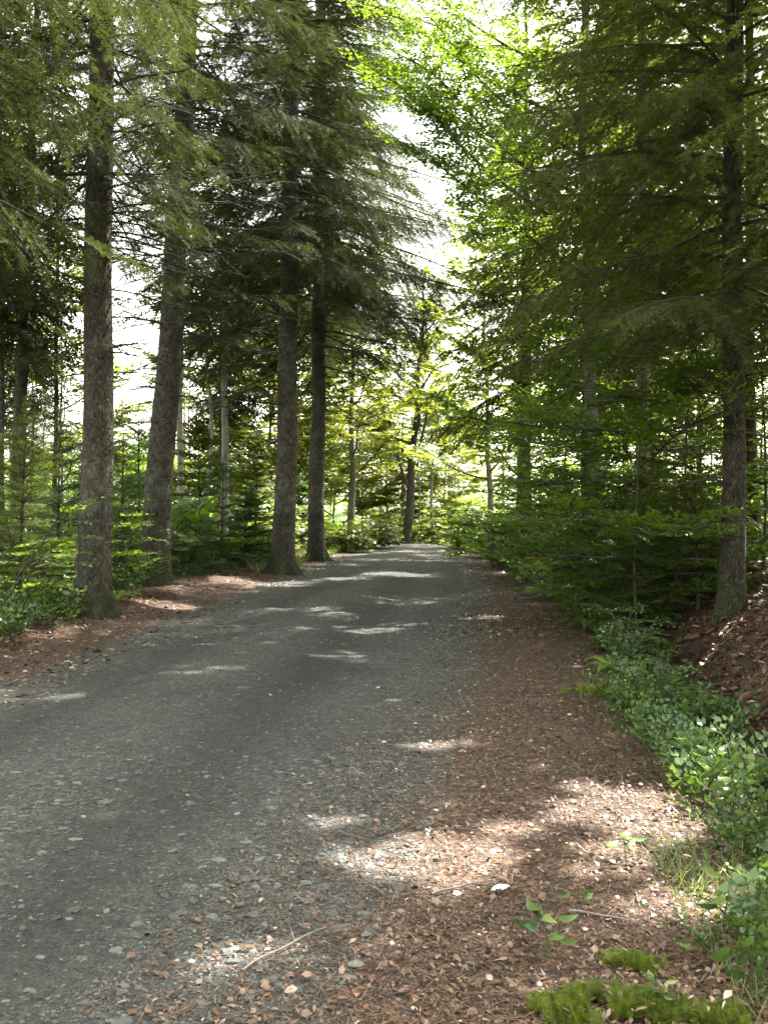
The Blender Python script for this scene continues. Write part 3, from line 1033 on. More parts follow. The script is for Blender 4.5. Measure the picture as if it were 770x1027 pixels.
build_conifer('hemlock_tree', 'hemlock beside the camera at right whose boughs hang across the top right corner', 5.6, 7.6, 15, .3, 3.8, 3.3, 36, lib=HEMLOCK, mleaf=M_HEMLOCK, dead=None, el=(2, 28), step=.3, zfine=7.0)


def build_broadleaf(name, label, x, y, h, dia, limbs, seed, lean=(0, 0), bow=(0, 0), lib=None, mleaf=None, mtrunk=None, group=None, cat='tree', top=True, tz=.6, flare=.3, dens=1.0, unique=True, lr=.8):
    """limbs: list of (height, azimuth deg from +x, elevation deg, length)"""
    rg = np.random.default_rng(seed)
    lib = lib or LEAF
    base = np.array([x, y, h1(x, y)])
    o = thing(name, label, cat, base, group)
    path = trunk_path(h, lean, bow, rg, kink=.05)
    add_trunk('trunk', o, path, dia, h, mtrunk or M_BARK_GREY, rg, flare, 16)
    b = MB()
    lim = list(limbs)
    if top:
        for q in range(5):
            lim.append((h * (.8 + .18 * rg.random()), rg.random() * 360, 35 + 30 * rg.random(), h * .14 + .5))
    for (z, azd, eld, L) in lim:
        az, e = math.radians(azd), math.radians(eld)
        s = np.linspace(0, 1, 12)
        k1, k2 = .3 * (rg.random() - .5), (.12 + .15 * rg.random()) * (1 if lr > .3 else -.5)
        p = np.stack([L * s, L * k1 * np.sin(2.6 * s) + .02 * L * np.sin(9 * s), L * k2 * np.sin(2.2 * s) * s], -1)
        W = xform(p, 1, az, e, 0, path_at(path, z))
        v, t = tube(W, lr * (.012 + .011 * L) * (1 - .85 * s) + .003, 7, None, .08, rg)
        b.add(v, t)
        n = max(5, int(L * 4.6 * dens))
        for j in range(n):
            sj = .22 + .78 * (j + rg.random()) / n
            P = np.array([np.interp(sj, s, W[:, c]) for c in range(3)])
            lb = (.35 + .45 * L * (1 - sj) ** .8 * (.6 + .6 * rg.random())) * tz / .6
            br, sc = pick(lib, min(lb, 2.4), rg)
            put(b, br, sc, az + (1 if j % 2 else -1) * math.radians(30 + 45 * rg.random()), math.radians(-8 + 34 * rg.random()) + e * .3, .4 * (rg.random() - .5), P, base if unique else None, .3 * (rg.random() - .5))
        br, sc = pick(lib, .7 * tz / .6, rg)
        put(b, br, sc, az, e + .1, 0, W[-1], base if unique else None)
    b.obj('crown', [M_TWIG, mleaf or M_LEAF], o)
    return o


def rand_limbs(rg, z0, z1, n, L, el=(10, 40), az0=None, spread=360):
    out = []
    for j in range(n):
        f = (j + rg.random()) / n
        az = (j * 137.5 + 40 * rg.random()) % 360 if az0 is None else az0 + spread * (rg.random() - .5)
        out.append((z0 + (z1 - z0) * f, az, el[0] + (el[1] - el[0]) * rg.random(), L * (1.1 - .5 * f) * (.7 + .5 * rg.random())))
    return out


rg = np.random.default_rng(77)
# maple reaching over the gap above the road
build_broadleaf('maple_tree', 'maple on the right whose leafy limbs reach over the bright gap above the road', 4.2, 19.5, 16, .3,
                [(6.2, 172, 30, 4.8), (7.0, 188, 26, 5.2), (7.8, 165, 24, 5.0), (8.6, 196, 28, 4.6), (9.2, 178, 22, 5.0), (7.4, 204, 20, 4.8), (10, 185, 24, 4.6)] + rand_limbs(rg, 5, 14, 10, 3.4), 41, (-.03, 0), lib=LEAF, mleaf=M_LEAF, dens=1.1, lr=.6)
# forked grey tree closing the road
build_broadleaf('maple_tree', 'grey forked maple trunk standing in the bright gap where the road ends', wx(407, 57), 57, 15, .55,
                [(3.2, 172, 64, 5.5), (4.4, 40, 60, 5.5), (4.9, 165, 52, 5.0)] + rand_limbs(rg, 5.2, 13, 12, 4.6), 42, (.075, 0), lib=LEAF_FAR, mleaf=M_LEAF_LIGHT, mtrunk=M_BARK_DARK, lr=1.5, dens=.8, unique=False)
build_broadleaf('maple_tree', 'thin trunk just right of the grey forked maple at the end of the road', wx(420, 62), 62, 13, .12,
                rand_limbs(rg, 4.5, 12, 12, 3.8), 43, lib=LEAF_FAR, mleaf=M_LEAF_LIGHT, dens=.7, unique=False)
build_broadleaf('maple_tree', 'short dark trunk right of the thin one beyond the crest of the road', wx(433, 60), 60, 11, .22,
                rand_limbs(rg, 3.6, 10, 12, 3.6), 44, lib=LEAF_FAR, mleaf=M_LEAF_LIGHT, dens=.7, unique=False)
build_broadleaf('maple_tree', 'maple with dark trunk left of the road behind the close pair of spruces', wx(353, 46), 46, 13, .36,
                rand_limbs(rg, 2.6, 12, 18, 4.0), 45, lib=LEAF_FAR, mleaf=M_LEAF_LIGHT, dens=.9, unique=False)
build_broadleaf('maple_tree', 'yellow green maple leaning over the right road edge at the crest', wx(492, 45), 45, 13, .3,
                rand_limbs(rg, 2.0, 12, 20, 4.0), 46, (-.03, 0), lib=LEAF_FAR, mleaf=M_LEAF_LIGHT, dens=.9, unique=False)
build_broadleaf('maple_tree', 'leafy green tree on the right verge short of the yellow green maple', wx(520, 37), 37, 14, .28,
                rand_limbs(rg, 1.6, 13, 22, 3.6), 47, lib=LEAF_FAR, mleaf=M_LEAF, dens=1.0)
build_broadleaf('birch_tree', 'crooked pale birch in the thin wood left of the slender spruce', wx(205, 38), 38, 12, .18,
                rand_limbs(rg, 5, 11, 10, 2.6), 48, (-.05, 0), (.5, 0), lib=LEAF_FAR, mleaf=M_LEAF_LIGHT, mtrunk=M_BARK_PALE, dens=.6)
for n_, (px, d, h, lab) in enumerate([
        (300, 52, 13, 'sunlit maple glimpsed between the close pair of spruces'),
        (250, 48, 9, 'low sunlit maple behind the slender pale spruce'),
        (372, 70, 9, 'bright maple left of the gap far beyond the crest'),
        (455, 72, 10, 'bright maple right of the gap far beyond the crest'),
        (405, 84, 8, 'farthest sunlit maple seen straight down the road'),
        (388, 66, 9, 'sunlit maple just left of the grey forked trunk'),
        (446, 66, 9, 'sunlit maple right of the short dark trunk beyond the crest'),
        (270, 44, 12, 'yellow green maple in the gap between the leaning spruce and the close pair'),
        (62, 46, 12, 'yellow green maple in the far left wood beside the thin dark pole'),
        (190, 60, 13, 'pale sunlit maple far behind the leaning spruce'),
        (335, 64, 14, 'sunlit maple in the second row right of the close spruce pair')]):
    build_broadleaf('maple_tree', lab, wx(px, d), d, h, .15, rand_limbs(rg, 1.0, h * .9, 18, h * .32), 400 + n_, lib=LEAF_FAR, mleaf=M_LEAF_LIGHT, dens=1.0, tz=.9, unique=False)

# --- saplings and leafy shrubs
for n_, (px, d, h, nl, lab) in enumerate([
        (640, 12.5, 4.6, 16, 'beech sapling with layered green leaves in front of the pale grey trunk'),
        (585, 15.5, 3.6, 14, 'beech sapling with bright layered leaves left of the pale grey trunk'),
        (560, 20, 4.4, 14, 'leafy sapling in front of the tall dark spruce at the right edge'),
        (690, 14.5, 5.0, 14, 'leafy sapling left of the two dark hemlock trunks'),
        (765, 13.0, 4.5, 12, 'leafy sapling right of the two dark hemlock trunks'),
        (700, 20, 7.0, 18, 'taller leafy sapling deep in the right wood behind the dark hemlock trunks'),
        (610, 23, 6.5, 18, 'taller leafy sapling deep in the right wood left of the pale grey trunk')]):
    build_broadleaf('sapling', lab, wx(px, d), d, h, .016 + .005 * h, rand_limbs(rg, .8, h * .95, nl, 1.5 + .1 * h, (0, 22)), 500 + n_, lib=LEAF, mleaf=M_LEAF, dens=1.9, tz=.6, lr=.28, mtrunk=M_TWIG, cat='sapling', top=False, group='leafy saplings in the right wood')


def build_shrub(name, label, x, y, h, R, n, seed, lib=None, mleaf=None, cat='shrub', group=None):
    rg = np.random.default_rng(seed)
    base = np.array([x, y, h1(x, y)])
    o = thing(name, label, cat, base, group)
    bw, bl = MB(), MB()
    for j in range(n):
        az = rg.random() * 6.28
        L = h * (.6 + .5 * rg.random())
        e = math.radians(45 + 42 * rg.random())
        s = np.linspace(0, 1, 7)
        p = np.stack([L * s, .05 * L * np.sin(4 * s), -.25 * L * s * s * math.cos(e)], -1)
        p[:, 2] *= 1
        W = xform(p, 1, az, e, 0, np.array([R * .25 * (rg.random() - .5), R * .25 * (rg.random() - .5), -.03]))
        v, t = tube(W, (.004 + .004 * h) * (1 - .8 * s) + .0015, 5)
        bw.add(v, t)
        for k in range(7):
            sk = .1 + .9 * (k + rg.random()) / 7
            P = np.array([np.interp(sk, s, W[:, c]) for c in range(3)])
            br, sc = pick(lib or LEAF, R * (.5 + .5 * rg.random()) * (1.1 - .5 * sk), rg)
            put(bl, br, sc, az + (rg.random() - .5) * 4, math.radians(-5 + 25 * rg.random()), .3 * (rg.random() - .5), P, None, .25 * (rg.random() - .5))
    bw.obj('stems', [M_TWIG], o)
    bl.obj('foliage', [M_TWIG, mleaf or M_LEAF], o)
    return o


for n_, (px, d, h, R, n, lab, lb, ml) in enumerate([
        (668, 7.6, .62, .42, 8, 'waist high pale leaved shrub growing out of the ditch at right', LEAF_SMALL, M_HERB),
        (-15, 12.0, 2.0, .7, 9, 'dark leafy shrub at the left picture edge left of the nearest spruce', LEAF, M_LEAF),
        (120, 17, 1.6, .9, 8, 'leafy shrub just behind the nearest spruce trunk', LEAF, M_LEAF),
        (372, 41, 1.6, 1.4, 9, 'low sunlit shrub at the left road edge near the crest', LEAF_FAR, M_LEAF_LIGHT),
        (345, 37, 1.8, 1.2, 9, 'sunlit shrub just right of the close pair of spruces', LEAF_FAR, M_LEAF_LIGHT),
        (478, 41, 2.2, 1.3, 10, 'bushy green shrub on the right verge nearest the crest', LEAF_FAR, M_LEAF),
        (505, 33, 2.0, 1.2, 10, 'bushy green shrub at the foot of the tall dark spruce', LEAF_FAR, M_LEAF),
        (548, 24, 1.4, 1.0, 9, 'low green shrub on the right verge beside the yellow flowers', LEAF, M_LEAF),
        (578, 17.5, 1.0, .8, 9, 'low leafy shrub at the bend of the right verge', LEAF, M_LEAF),
        (610, 13.5, 1.0, .8, 8, 'leafy shrub in the ditch beyond the pale leaved one', LEAF, M_LEAF),
        (640, 10.5, .8, .6, 8, 'small shrub just behind the pale leaved one in the ditch', LEAF_SMALL, M_HERB),
        (255, 27, 1.5, 1.0, 8, 'low shrub left of the flared spruce root', LEAF, M_LEAF),
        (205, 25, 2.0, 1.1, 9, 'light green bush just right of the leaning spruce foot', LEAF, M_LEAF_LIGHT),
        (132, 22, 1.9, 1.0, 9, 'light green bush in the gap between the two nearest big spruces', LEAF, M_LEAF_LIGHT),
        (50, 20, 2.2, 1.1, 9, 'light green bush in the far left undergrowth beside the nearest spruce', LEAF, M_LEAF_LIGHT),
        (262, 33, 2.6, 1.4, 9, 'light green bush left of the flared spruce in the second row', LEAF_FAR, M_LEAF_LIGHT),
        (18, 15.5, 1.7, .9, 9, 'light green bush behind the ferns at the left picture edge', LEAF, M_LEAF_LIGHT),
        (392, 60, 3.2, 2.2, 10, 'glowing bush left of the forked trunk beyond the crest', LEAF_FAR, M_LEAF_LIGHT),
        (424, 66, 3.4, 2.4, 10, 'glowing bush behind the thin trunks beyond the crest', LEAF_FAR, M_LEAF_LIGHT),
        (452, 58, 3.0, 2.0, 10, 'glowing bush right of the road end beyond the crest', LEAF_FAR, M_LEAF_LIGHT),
        (596, 15.5, 2.2, 1.2, 11, 'tall leafy bush at the bend of the right verge', LEAF, M_LEAF),
        (655, 13.2, 2.3, 1.2, 11, 'tall leafy bush below the pale grey trunk', LEAF, M_LEAF),
        (556, 22, 2.6, 1.4, 11, 'tall leafy bush behind the yellow flowers', LEAF, M_LEAF),
        (532, 28, 3.0, 1.5, 11, 'tall leafy bush right of the tall dark spruce foot', LEAF_FAR, M_LEAF),
        (700, 13.0, 1.9, 1.0, 10, 'leafy bush just left of the dark hemlock trunk', LEAF, M_LEAF)]):
    build_shrub('shrub', lab, wx(px, d), d, h, R, n, 600 + n_, lb, ml)

# --- young firs
def build_fir(label, x, y, h, R, seed, far=False, group='young firs in the undergrowth', dark=False):
    rg = np.random.default_rng(seed)
    base = np.array([x, y, h1(x, y)])
    o = thing('young_fir', label, 'young fir', base, group)
    b = MB()
    v, t = tube(np.stack([np.zeros(6), np.zeros(6), np.linspace(-.05, h, 6)], -1), np.linspace(.012 * h + .008, .004, 6), 6)
    b.add(v, t)
    b.obj('trunk', [M_TWIG], o)
    b = MB()
    z = .12 * h
    a1 = rg.random() * 6.28
    o.rotation_euler = (.09 * (rg.random() - .5), .09 * (rg.random() - .5), 0)
    lib = FIR_FAR if far else FIR
    while z < h - .03:
        f = z / h
        L0 = R * (1 - f) ** .75 + .06
        n_ = 6
        a0 = rg.random() * 6.28
        for j in range(n_):
            if rg.random() < .2:
                continue
            L = L0 * (.5 + .75 * rg.random()) * (1 + .32 * math.cos(a0 + j * 1.047 - a1))
            br, sc = pick(lib, L, rg)
            put(b, br, sc, a0 + j * 6.283 / n_ + .4 * (rg.random() - .5), math.radians(-2 + 35 * f + 10 * (rg.random() - .5)), .3 * (rg.random() - .5), np.array([0, 0, z]), None, .2 * (rg.random() - .5))
        z += (.15 + .04 * h) * (.7 + .6 * rg.random()) * (1 - .4 * f)
    br, sc = pick(lib, .25, rg)
    put(b, br, sc, 0, 1.5, 0, np.array([0, 0, h - .1]))
    b.obj('crown', [M_TWIG, M_HEMLOCK if dark else M_FIR], o)
    return o


for n_, (px, d, h, R, dark, lab) in enumerate([
        (18, 14.5, 2.9, 1.1, 1, 'dark young fir at the left edge behind the dark leafy shrub'),
        (58, 18, 3.0, 1.1, 0, 'young fir just left of the nearest spruce trunk'),
        (122, 21, 3.0, 1.1, 0, 'young fir framed between the two nearest big spruces'),
        (140, 24, 3.8, 1.3, 0, 'taller young fir in the second row between the two nearest big spruces'),
        (196, 22.5, 1.7, .8, 0, 'small bright young fir at the foot of the leaning spruce on its right side'),
        (222, 24, 2.6, 1.1, 0, 'young fir in front of the pale slender spruce trunk'),
        (246, 26, 2.0, .9, 0, 'bright young fir left of the flared spruce root'),
        (200, 27, 3.9, 1.3, 1, 'dark young fir behind the leaning spruce, left of the pale slender trunk'),
        (255, 31, 3.8, 1.3, 1, 'dark young fir behind the flared spruce, right of the pale slender trunk'),
        (303, 36, 2.6, 1.0, 0, 'young fir glimpsed in the slot between the close pair of spruces'),
        (85, 25, 3.2, 1.2, 0, 'young fir in the second row hidden mostly by the nearest spruce'),
        (28, 23, 3.4, 1.2, 0, 'young fir at the foot of the leaning grey spruce at far left'),
        (700, 12.5, 2.0, 1.1, 1, 'dark young conifer spreading left of the dark hemlock trunk on the bank'),
        (655, 14.5, 2.0, 1.2, 1, 'dark young conifer in front of the pale grey trunk at right'),
        (600, 19, 2.2, 1.2, 1, 'dark young conifer right of the tall dark spruce on the right verge'),
        (562, 27, 2.6, 1.2, 1, 'dark young conifer right behind the tall dark spruce on the right verge'),
        (760, 17, 2.6, 1.2, 1, 'dark young conifer at the right edge behind the hemlocks')]):
    build_fir(lab, wx(px, d), d, h, R, 700 + n_, far=d > 25, dark=bool(dark))


# --- ferns
def build_fern(label, x, y, R, seed, group='ferns by the nearest spruce'):
    rg = np.random.default_rng(seed)
    base = np.array([x, y, h1(x, y)])
    o = thing('fern', label, 'fern', base, group)
    b = MB()
    for j in range(9):
        az = j * 6.283 / 9 + .5 * rg.random()
        L = R * (.8 + .4 * rg.random())
        n = 22
        s = (np.arange(n) + 1) / n
        ax = lambda s: np.stack([L * s * .95, 0 * s, L * (1.05 * s - .95 * s * s)], -1)
        P = np.repeat(ax(s), 2, 0)
        T = np.repeat(nrm(ax(s + .01) - ax(s - .01)), 2, 0)
        sd = np.tile([1., -1.], n)[:, None]
        D = nrm(np.array([[0, 1., 0]]) * sd + T * .45 - np.array([[0, 0, .25]]))
        W = nrm(np.cross(D, nrm(np.cross(T, np.array([[0, 1., 0]])))))
        l = np.repeat(L * .3 * np.clip(np.sin(3.1 * s ** .7), .08, 1), 2)
        lv = xform(leafs(P, D, W, l, np.full(2 * n, L * .021), .2), 1, az, .1, 0, np.zeros(3))
        b.leaves(lv, PAT_LEAF, 1, np.clip(.5 + .2 * rg.standard_normal() + .08 * rg.standard_normal(2 * n), 0, 1))
        v, t = tube(xform(ax(np.linspace(0, 1, 8)), 1, az, .1, 0, np.zeros(3)), np.linspace(.004, .0012, 8), 4)
        b.add(v, t)
    b.obj('fronds', [M_FERN, M_FERN], o)
    return o


for n_, (px, d, R, lab) in enumerate([
        (62, 14.6, .55, 'yellow green fern touching the left flank of the nearest spruce root'),
        (38, 13.6, .5, 'yellow green fern a step left of the nearest spruce root'),
        (22, 14.4, .55, 'fern farther left among the shrubs by the nearest spruce'),
        (48, 16.0, .6, 'fern behind the front ferns left of the nearest spruce'),
        (8, 12.4, .45, 'fern at the very left edge of the picture above the brown verge'),
        (118, 15.2, .4, 'small fern just right of the nearest spruce root')]):
    build_fern(lab, wx(px, d), d, R, 800 + n_)

for n_, (px, d, R, lab) in enumerate([
        (592, 13.0, .5, 'fern at the ditch edge where the right verge bends'),
        (622, 9.6, .42, 'fern in the ditch just short of the pale leaved shrub'),
        (700, 8.6, .45, 'fern on the foot of the brown bank below the dark hemlock'),
        (745, 6.6, .4, 'fern among the weeds at the right picture edge'),
        (560, 17.0, .55, 'fern on the right verge beside the yellow flowers')]):
    build_fern(lab, wx(px, d), d, R, 830 + n_, 'ferns along the right ditch')

# --- background trees, shared crowns
def copy_thing(src, x, y, rz, sc, label, group):
    r = src.copy()
    col.objects.link(r)
    r.location = (x, y, h1(x, y))
    r.rotation_euler = (0, 0, rz)
    r.scale = (sc, sc, sc)
    r['label'] = label
    r['group'] = group
    for ch in list(src.children):
        c = ch.copy()
        col.objects.link(c)
        c.parent = r
    return r


GR = 'conifers deep in the right wood'
GL = 'thin conifers in the wood behind the big left spruces'
LR = 'shaded conifer standing deep in the wood right of the road'
LL = 'background conifer in the thin wood left of the road'
rg = np.random.default_rng(123)
protoR = [build_conifer('spruce_tree', LR, px_, d_, h_, .24, 4.0, 3.0, 900 + i_, lib=SPRUCE_MID, mleaf=M_HEMLOCK, dead=(1.0, 26), zfine=11, group=GR, unique=True, step=.4, mtrunk=M_BARK_DARK)
          for i_, (px_, d_, h_) in enumerate([(7.0, 26, 17), (9.5, 22, 16), (8.0, 33, 18)])]
spotsR = [(12, 38), (14.5, 33)]
for i_, (x, y) in enumerate(spotsR):
    copy_thing(protoR[i_ % 3], x, y, rg.random() * 6.28, .85 + .35 * rg.random(), LR, GR)
protoL = [build_conifer('spruce_tree', LL, px_, d_, h_, .22, 5.5, 2.3, 950 + i_, lib=SPRUCE_MID, dead=(1.5, 26), zfine=16, group=GL, unique=False, step=.45)
          for i_, (px_, d_, h_) in enumerate([(-11.5, 30, 17), (-7.0, 43, 18)])]
spotsL = [(-10, 24), (-13.5, 37), (-16.5, 41), (-17, 35), (-9, 62), (-8.2, 14), (-12, 18), (-20, 48)]
for i_, (x, y) in enumerate(spotsL):
    copy_thing(protoL[i_ % 2], x, y, rg.random() * 6.28, .8 + .35 * rg.random(), LL, GL)

for i_, (x, y, h_) in enumerate([(8.4, 12.0, 17), (10.4, 9.0, 15)]):  # unseen conifers right of the frame, added to shade the near road
    build_conifer('spruce_tree', LR, x, y, h_, .25, 4.0, 3.1, 970 + i_, lib=SPRUCE_MID, mleaf=M_HEMLOCK, dead=(1.0, 20), zfine=9, group=GR, step=.4, mtrunk=M_BARK_DARK)

# --- ground cover, grass, undergrowth and the far wood (nobody could count them)
HERBL = [leaf_branch(L, R0, size=sz, bare=.1, a=.5, b=-.5, sp2=.05, sp3=.05, wide=.3, hang=0) for L in (.2, .3, .4) for sz in (.035, .05, .075)]


def herbs(mb, xx, yy, rg, sc=(.7, 1.3)):
    for x, y in zip(xx, yy):
        P = np.array([x, y, h1(x, y)])
        n = rg.integers(2, 4)
        for j in range(n):
            br = HERBL[rg.integers(len(HERBL))]
            s = sc[0] + (sc[1] - sc[0]) * rg.random()
            put(mb, br, s, rg.random() * 6.28, math.radians(25 + 50 * rg.random()), .5 * (rg.random() - .5), P, None, .35 * (rg.random() - .5))


rg = np.random.default_rng(31)
mb = MB()
n = 430
yy = 4.0 + 12 * rg.random(n) ** 1.3
u = .12 + np.interp(yy, [5.5, 7.5], [1.15, .72]) * rg.random(n) ** .9
xx = right_edge(yy) + u + .25 * np.exp(-((yy - 5) / 1.2) ** 2) * 0
k = (xx / yy < .46) & (wob(xx * 2.6 + 4, yy * 2.1) > -.35)
herbs(mb, xx[k], yy[k], rg, (.4, 1.15))
n = 70           # a few creeping over the shoulder
yy = 4.2 + 4 * rg.random(n)
herbs(mb, right_edge(yy) - .12 + .3 * rg.random(n), yy, rg, (.5, .9))
n = 34           # near right corner
yy = 3.1 + 1.7 * rg.random(n)
herbs(mb, yy * (.325 + .13 * rg.random(n)), yy, rg, (.4, .8))
n = 130          # left verge
yy = 8.8 + 5 * rg.random(n)
herbs(mb, left_edge(yy) - .85 - 1.6 * rg.random(n) ** .8, yy, rg, (.7, 1.4))
n = 260
yy = 15 + 20 * rg.random(n)
herbs(mb, left_edge(yy) - 1.4 - 4 * rg.random(n) ** .8, yy, rg, (.9, 1.8))
n = 420
yy = 14 + 30 * rg.random(n)
herbs(mb, right_edge(yy) + .1 + 2.2 * rg.random(n), yy, rg, (.9, 1.7))
o = mb.obj('ground_cover', [M_TWIG, M_HERB], smooth=())
tag(o, 'low broad leaved weeds filling the ditch and verges', 'ground cover', kind='stuff')


def blades(mb, xx, yy, rg, l, w=.004):
    n = len(xx)
    az = rg.random(n) * 6.28
    D = nrm(np.stack([.5 * np.cos(az), .5 * np.sin(az), .6 + .6 * rg.random(n)], -1))
    W = nrm(np.cross(D, np.stack([np.sin(az * 3), np.cos(az * 3), 0 * az], -1)))
    P = np.stack([xx, yy, H(xx, yy) - .01], -1)
    mb.leaves(leafs(P, D, W, l * (.5 + .8 * rg.random(n)), np.full(n, w), .5), PAT_LEAF, 0, np.clip(.5 + .25 * rg.standard_normal(n), 0, 1))


mb = MB()
n = 9000
yy = 17 + 36 * rg.random(n)
blades(mb, right_edge(yy) + .7 * rg.standard_normal(n) ** 2 * .6 - .05, yy, rg, .3, .007)
n = 4000
yy = 24 + 28 * rg.random(n)
blades(mb, left_edge(yy) - .5 - .8 * rg.standard_normal(n) ** 2 * .6, yy, rg, .25, .007)
n = 500
yy = 4 + 6 * rg.random(n)
blades(mb, right_edge(yy) + .25 * rg.standard_normal(n), yy, rg, .1, .002)
n = 700          # wisps on the near corner
yy = 2.9 + 1.6 * rg.random(n)
blades(mb, 1.05 + .5 * rg.random(n) + .08 * (yy - 3), yy, rg, .12, .0022)
o = mb.obj('grass', [M_GRASS], smooth=())
tag(o, 'thin green grass along the road edges', 'grass', kind='stuff')

mb = MB()
for j in range(900):
    if rg.random() < .62:
        y = 13 + 36 * rg.random()
        x = right_edge(y) + 1.0 + 9 * rg.random() ** 1.3
    else:
        y = 15 + 36 * rg.random()
        x = left_edge(y) - 2.2 - 9 * rg.random() ** 1.2
    P = np.array([x, y, h1(x, y) + .1 + .9 * rg.random() ** 1.5])
    br, sc = pick(LEAF_FAR if rg.random() < .6 else FIR_FAR, .5 + .8 * rg.random(), rg)
    put(mb, br, sc, rg.random() * 6.28, math.radians(5 + 40 * rg.random()), .4 * (rg.random() - .5), P, None, .3 * (rg.random() - .5))
o = mb.obj('undergrowth', [M_TWIG, M_LEAF], smooth=())
tag(o, 'tangled leafy undergrowth between the trunks on both sides', 'undergrowth', kind='stuff')

WOOD = library(leaf_branch, [2.4, 3.4], 4, fine=False, size=.3, sp2=.3, sp3=.15)
mb = MB()
for (n, x0, x1, y0, y1, zt) in ((1300, -60, -12, 64, 95, 6.5), (500, -24, -8, 56, 70, 5.0), (420, -24, 30, 92, 108, 8), (700, 16, 50, 50, 95, 15), (200, 10, 20, 62, 85, 10), (240, -9, 9, 76, 90, 4)):
    for j in range(n):
        x, y = x0 + (x1 - x0) * rg.random(), y0 + (y1 - y0) * rg.random()
        P = np.array([x, y, h1(x, y) + .3 + zt * rg.random() ** 1.1])
        br, sc = pick(WOOD, 2 + 1.5 * rg.random(), rg)
        put(mb, br, sc, rg.random() * 6.28, math.radians(-15 + 50 * rg.random()), .5 * (rg.random() - .5), P, None, .4 * (rg.random() - .5), wood=False)
for j in range(60):
    x, y = -40 + 80 * rg.random(), 66 + 40 * rg.random()
    v, t = tube(np.stack([np.full(4, x), np.full(4, y), h1(x, y) + np.linspace(-.2, 7 + 5 * rg.random(), 4)], -1), np.linspace(.16, .06, 4), 6)
    mb.add(v, t)
o = mb.obj('distant_woods', [M_BARK_GREY, M_LEAF], smooth=())
tag(o, 'distant green woods beyond the trees, reading as one mass', 'woods', kind='stuff')

# --- small things near the camera
def build_moss(label, x, y, rx, ry, hh, n, seed, m, l=.045):
    rg = np.random.default_rng(seed)
    o = thing('moss_cushion', label, 'moss', (x, y, h1(x, y)))

    def edge(a):
        return 1 + .25 * np.sin(2 * a + seed) + .2 * np.sin(3 * a + 2 * seed) + .16 * np.sin(5 * a) + .12 * np.sin(9 * a + seed)

    def top(px, py, r):
        return H(x + px, y + py) - h1(x, y) + hh * np.clip(1 - r ** 2, 0, 1) * (.75 + .35 * wob((x + px) * 7, (y + py) * 7)) - .012
    r, a = rg.random(n) ** .6 * 1.15, rg.random(n) * 6.28
    px, py = r * np.cos(a) * rx * edge(a), r * np.sin(a) * ry * edge(a)
    kp = wob((x + px) * 11, (y + py) * 11) > -.45 + 1.6 * np.maximum(r - .5, 0)
    px, py, r, a = px[kp], py[kp], r[kp], a[kp]
    n = len(px)
    P = np.stack([px, py, top(px, py, r)], -1)
    D = nrm(np.stack([np.cos(a) * r * .5, np.sin(a) * r * .5, np.full(n, .8)], -1) + .9 * (rg.random((n, 3)) - .5))
    W = nrm(np.cross(D, rg.standard_normal((n, 3))))
    b = MB()
    ll = l * (.35 + 1.1 * rg.random(n) ** 1.5)
    tint = np.clip(.5 + .22 * wob((x + px) * 8, (y + py) * 8) + .16 * rg.standard_normal(n), 0, 1)
    for k in range(2):
        b.leaves(feathers(P + D * (ll * .45 * k)[:, None], D, W if k == 0 else np.cross(D, W), ll * .6, .012, .0022), PAT_FEATHER, 0, tint)
    b.obj('shoots', [m], o, smooth=())
    q = np.linspace(0, 1, 10)
    th = np.linspace(0, 6.283, 28, endpoint=False)
    gx, gy = (q[:, None] * np.cos(th) * rx * edge(th)).ravel() * .7, (q[:, None] * np.sin(th) * ry * edge(th)).ravel() * .7
    gz = top(gx, gy, np.repeat(q, 28) * .98) - .012
    i = np.arange(9)[:, None] * 28
    j, j2 = np.arange(28)[None], (np.arange(28)[None] + 1) % 28
    t = np.concatenate([np.stack([i + j, i + 28 + j, i + 28 + j2], -1).reshape(-1, 3), np.stack([i + j, i + 28 + j2, i + j2], -1).reshape(-1, 3)])
    b = MB()
    b.add(np.stack([gx, gy, gz], -1), t, 0, .15)
    b.obj('mound', [m], o)
    return o


build_moss('bright green mossy cushion at the near right corner of the path', wx(615, 2.98), 2.98, .2, .13, .045, 2600, 1, M_MOSS, .042)
build_moss('darker mossy cushion at the bottom edge beside the bright one', wx(705, 2.95), 2.95, .13, .1, .035, 1300, 2, M_MOSS, .036)
build_moss('small light mossy tuft left of the bright cushion', wx(556, 3.0), 3.0, .07, .06, .02, 420, 7, M_MOSS, .035)
build_moss('small mossy tuft above the bright cushion in the litter', wx(640, 3.3), 3.3, .08, .05, .02, 420, 9, M_MOSS, .035)
build_moss('long dark mossy hump on the road edge by the ditch', wx(622, 8.2), 8.2, .3, .22, .1, 3000, 3, M_MOSS, .05)


